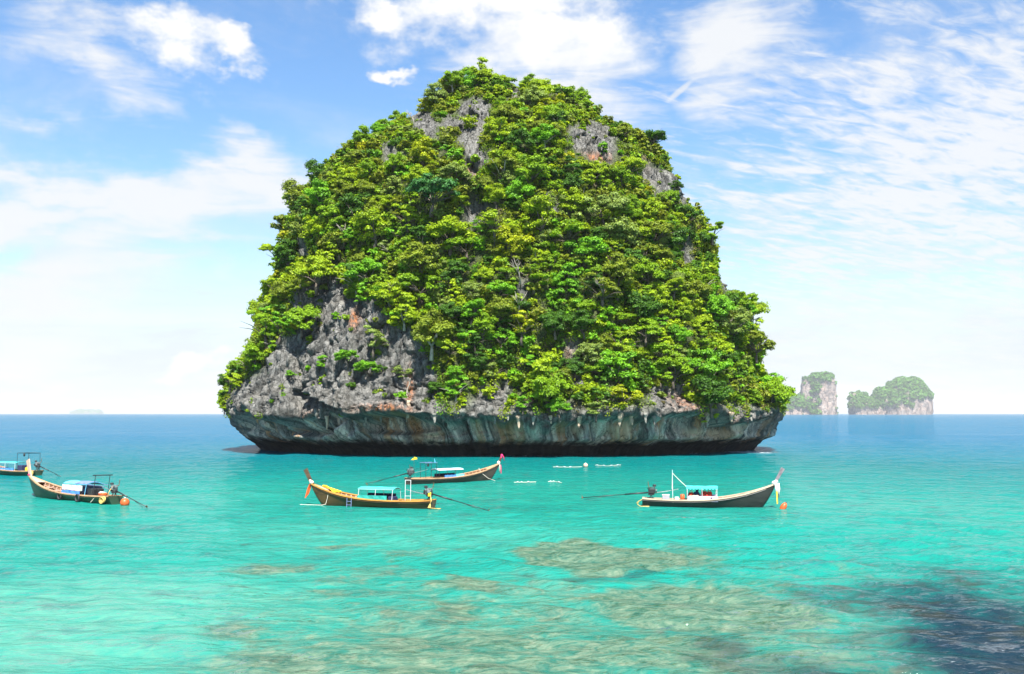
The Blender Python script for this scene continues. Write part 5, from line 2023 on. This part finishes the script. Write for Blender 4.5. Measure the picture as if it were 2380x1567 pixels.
MB().tube([(2.55, -.7, 1.55), (3.6, -.7, 1.6)], .025, 6).build('frame_bar', M['blue_grey'], b.root)
MB().tube([(2.55, .7, 1.55), (3.6, .7, 1.6)], .025, 6).build('frame_bar', M['blue_grey'], b.root)
mb = MB()
mb.bbox((1.75, .25, .78), (.75, .55, .30), .08)
b.loose('orange_bag', mb, M['orange'], 'orange bundle lying near the stern of the green-hulled boat', 'bag', True)
mb = MB()
for i in range(3):
    mb.tube([(1.5 + .2 * i, .1, .92), (1.6 + .2 * i, .35, .98), (1.75 + .1 * i, .52, .88)], .05, 5)
b.loose('white_cloth', mb, M['white'], 'white cloth draped over the orange bundle in the green-hulled boat', 'cloth', True)
for i, (q_, lab) in enumerate(((7.75, 'black tyre fender on the side of the green-hulled boat, nearer the bow'), (4.35, 'black tyre fender on the side of the green-hulled boat, nearer the stern'))):
    mb = MB()
    yy = b.hb(q_ / 11.4) + .11
    mb.tube([(q_ + .30 * math.cos(a), yy, .36 + .30 * math.sin(a)) for a in [2 * PI * j / 14 for j in range(15)]], .075, 7, False)
    b.loose('tyre_fender', mb, M['rubber'], lab, 'tyre', True, 'tyre fenders on the green-hulled boat')
mb = MB()
for i in range(6):
    r0 = .28 + .03 * (i % 3)
    cx__, cz = .55 + .05 * i, .45 - .03 * i
    mb.tube([(cx__ + r0 * math.cos(a), b.hb(.05) + .06 + .02 * i, cz + r0 * .8 * math.sin(a)) for a in [2 * PI * j / 12 for j in range(13)]], .03, 5, False)
mb.tube([(.4, .2, 1.5), (.3, .5, 1.1), (.35, .62, .7)], .03, 5)
mb2 = MB()
mb2.tube([(2.0, .8, .6), (2.4, 1.0, .05)], .025, 5)
b.loose('stern_line', mb2, M['pale_rope'], 'thin line running down the side of the green-hulled boat to the water', 'rope')
b.loose('rope_coil', mb, M['rope'], 'coils of yellow rope hanging at the stern of the green-hulled boat', 'rope', True)
mb = MB()
mb.ball(b.neck + Vector((0, 0, -.02)), (.24, .20, .10))
b.loose('prow_garland', mb, M['pink'], 'faded pink cord round the prow of the green-hulled boat', 'garland', True)
mb = MB()
mb.bbox((8.1, .15, .75), (.6, .4, .22), .08)
b.loose('bundle', mb, M['blue_grey'], 'dark bundle lying in the bow well of the green-hulled boat', 'bundle', True)
stern_b = b.world((-.3, .5, 0))

# --- the boat cut by the left edge
st = S2D(97, 1190)
hd = Vector((-.90, .43, 0)).normalized()
b = Boat('longtail boat cut off by the left edge, turquoise canopy and tall stern frame', st, st + hd * 10.2, M['hull_green'], M['tan'], M['cream'], M['cream'], 1.02, 0.02, 1.3)
b.prow(1.4, .7)
b.engine(.25, 1.30, 4.9, -1.45, 1.5)
b.canopy(3.3, 7.2, 1.0, M['turquoise'], M['white'], .95, .10, 3)
for sgn in (-1, 1):
    for q_ in (1.0, 3.1):
        MB().tube([(q_, sgn * .85, .4), (q_, sgn * .85, 2.9)], .026, 6).build('frame_post', M['black'], b.root)
    MB().tube([(1.0, sgn * .85, 2.9), (3.1, sgn * .85, 2.9)], .035, 6).build('frame_bar', M['black'], b.root)
for q_ in (1.0, 3.1):
    MB().tube([(q_, -.85, 2.9), (q_, .85, 2.9)], .035, 6).build('frame_bar', M['black'], b.root)
mb = MB()
mb.ball((1.9, .8, 2.68), (.13, .13, .22))
b.loose('hanging_lamp', mb, M['black'], 'dark lamp hanging from the stern frame of the boat at the left edge', 'lamp', True)
MB().bbox((2.6, .2, .85), (.8, 1.3, 1.0), .05).build('engine_locker', M['navy'], b.root)
b.panel('side_tarp', 3.6, 6.8, 1, -.05, .34, M['blue'])
mb = MB()
mb.bbox((1.6, .55, .82), (.34, .34, .48), .06)
mb.tube([(1.6, .55, 1.04), (1.6, .55, 1.14)], .07, 8)
b.loose('jerry_can', mb, M['yellow'], 'yellow jerry can near the stern of the boat at the left edge', 'can', True)
mb = MB()
for i in range(4):
    mb.tube([(.35 + .1 * i + .25 * math.cos(a), b.hb(.04) + .06, .4 + .28 * math.sin(a)) for a in [2 * PI * j / 12 for j in range(13)]], .03, 5, False)
b.loose('rope_coil', mb, M['rope'], 'yellow rope coil at the stern of the boat at the left edge', 'rope', True)


# ------------------------------------------------------------------ buoys and float lines
def buoy(x, y, r, mat, label, cap=None, tilt=0.0, stretch=1.0):
    p = S2D(x, y)
    o = thing('buoy', label, 'buoy', p)
    o.rotation_euler = (0, tilt, 0)
    MB().ball((0, 0, r * .55), (r, r, r * stretch), 16, 11).build('float', mat, o, True)
    MB().tube([(0, 0, r * .5 + r * stretch * .9), (0, 0, r * .6 + r * stretch * 1.12)], [.08, .05], 8).build('eyelet', cap or M['white'], o, True)
    return o


buoy(312, 1263, .40, M['orange'], 'round orange buoy floating behind the stern of the green-hulled boat')
buoy(1464, 1167, .36, M['pinkish'], 'pale orange and white buoy floating in front of the island cliff')
buoy(1956, 1272, .26, M['orange'], 'tilted orange float off the bow of the black boat', M['black'], .55, 1.7)


def float_line(pts, segs, label):
    root = thing('float_line', label, 'rope', S2D(*pts[0]))
    w_ = [S2D(*p) for p in pts]
    base = w_[0]
    mb = MB()
    mb.tube([p - base + Vector((0, 0, .06)) for p in w_], .035, 5)
    mb.build('rope', M['pale_rope'], root)
    for (a, q_) in segs:
        p, p2 = w_[a].lerp(w_[a + 1], q_), w_[a].lerp(w_[a + 1], q_ + .12)
        MB().tube([p - base + Vector((0, 0, .08)), p - base + Vector((0, 0, .10)), p2 - base + Vector((0, 0, .10)), p2 - base + Vector((0, 0, .08))], [.03, .075, .075, .03], 7).build('float', M['white'], root, True)


float_line([(1383, 1168), (1420, 1169), (1455, 1168)], [(0, .2), (0, .7), (1, .1)], 'line of white floats left of the pale buoy, before the cliff')
float_line([(1488, 1164), (1520, 1166), (1552, 1163)], [(0, .1), (0, .6), (1, .2), (1, .7)], 'line of white floats right of the pale buoy, before the cliff')
float_line([(1285, 1207), (1310, 1207), (1340, 1206)], [(0, .3), (0, .7), (1, .3)], 'line of white floats in open water, left of the nearer pair')
float_line([(1370, 1205), (1388, 1205), (1404, 1208)], [(0, .3), (0, .7), (1, .5)], 'line of white floats in open water, right of the nearer pair')

# ------------------------------------------------------------------ haze
hz, t = new_mat('sea_haze')
pv = t.node('ShaderNodeVolumePrincipled')
pv.inputs['Color'].default_value = (0.93, 0.96, 1.0, 1)
pv.inputs['Density'].default_value = 0.00004
pv.inputs['Anisotropy'].default_value = 0.1
o_ = t.node('ShaderNodeOutputMaterial')
t.l.new(pv.outputs[0], o_.inputs['Volume'])
zmax = max(float(Vt[:, 2].max()) + 12.0, 200.0)
R0 = 27000.0
for ob in bpy.data.objects:
    if ob.parent and ob.name.startswith('forest') or ob.name.startswith('cliff'):
        zmax = max(zmax, max(v.co.z for v in ob.data.vertices) + 10)
tag(MB().box((0, 0, (zmax - 2.5) / 2), (2 * R0, 2 * R0, zmax + 2.5)).build('haze', hz), kind='stuff')
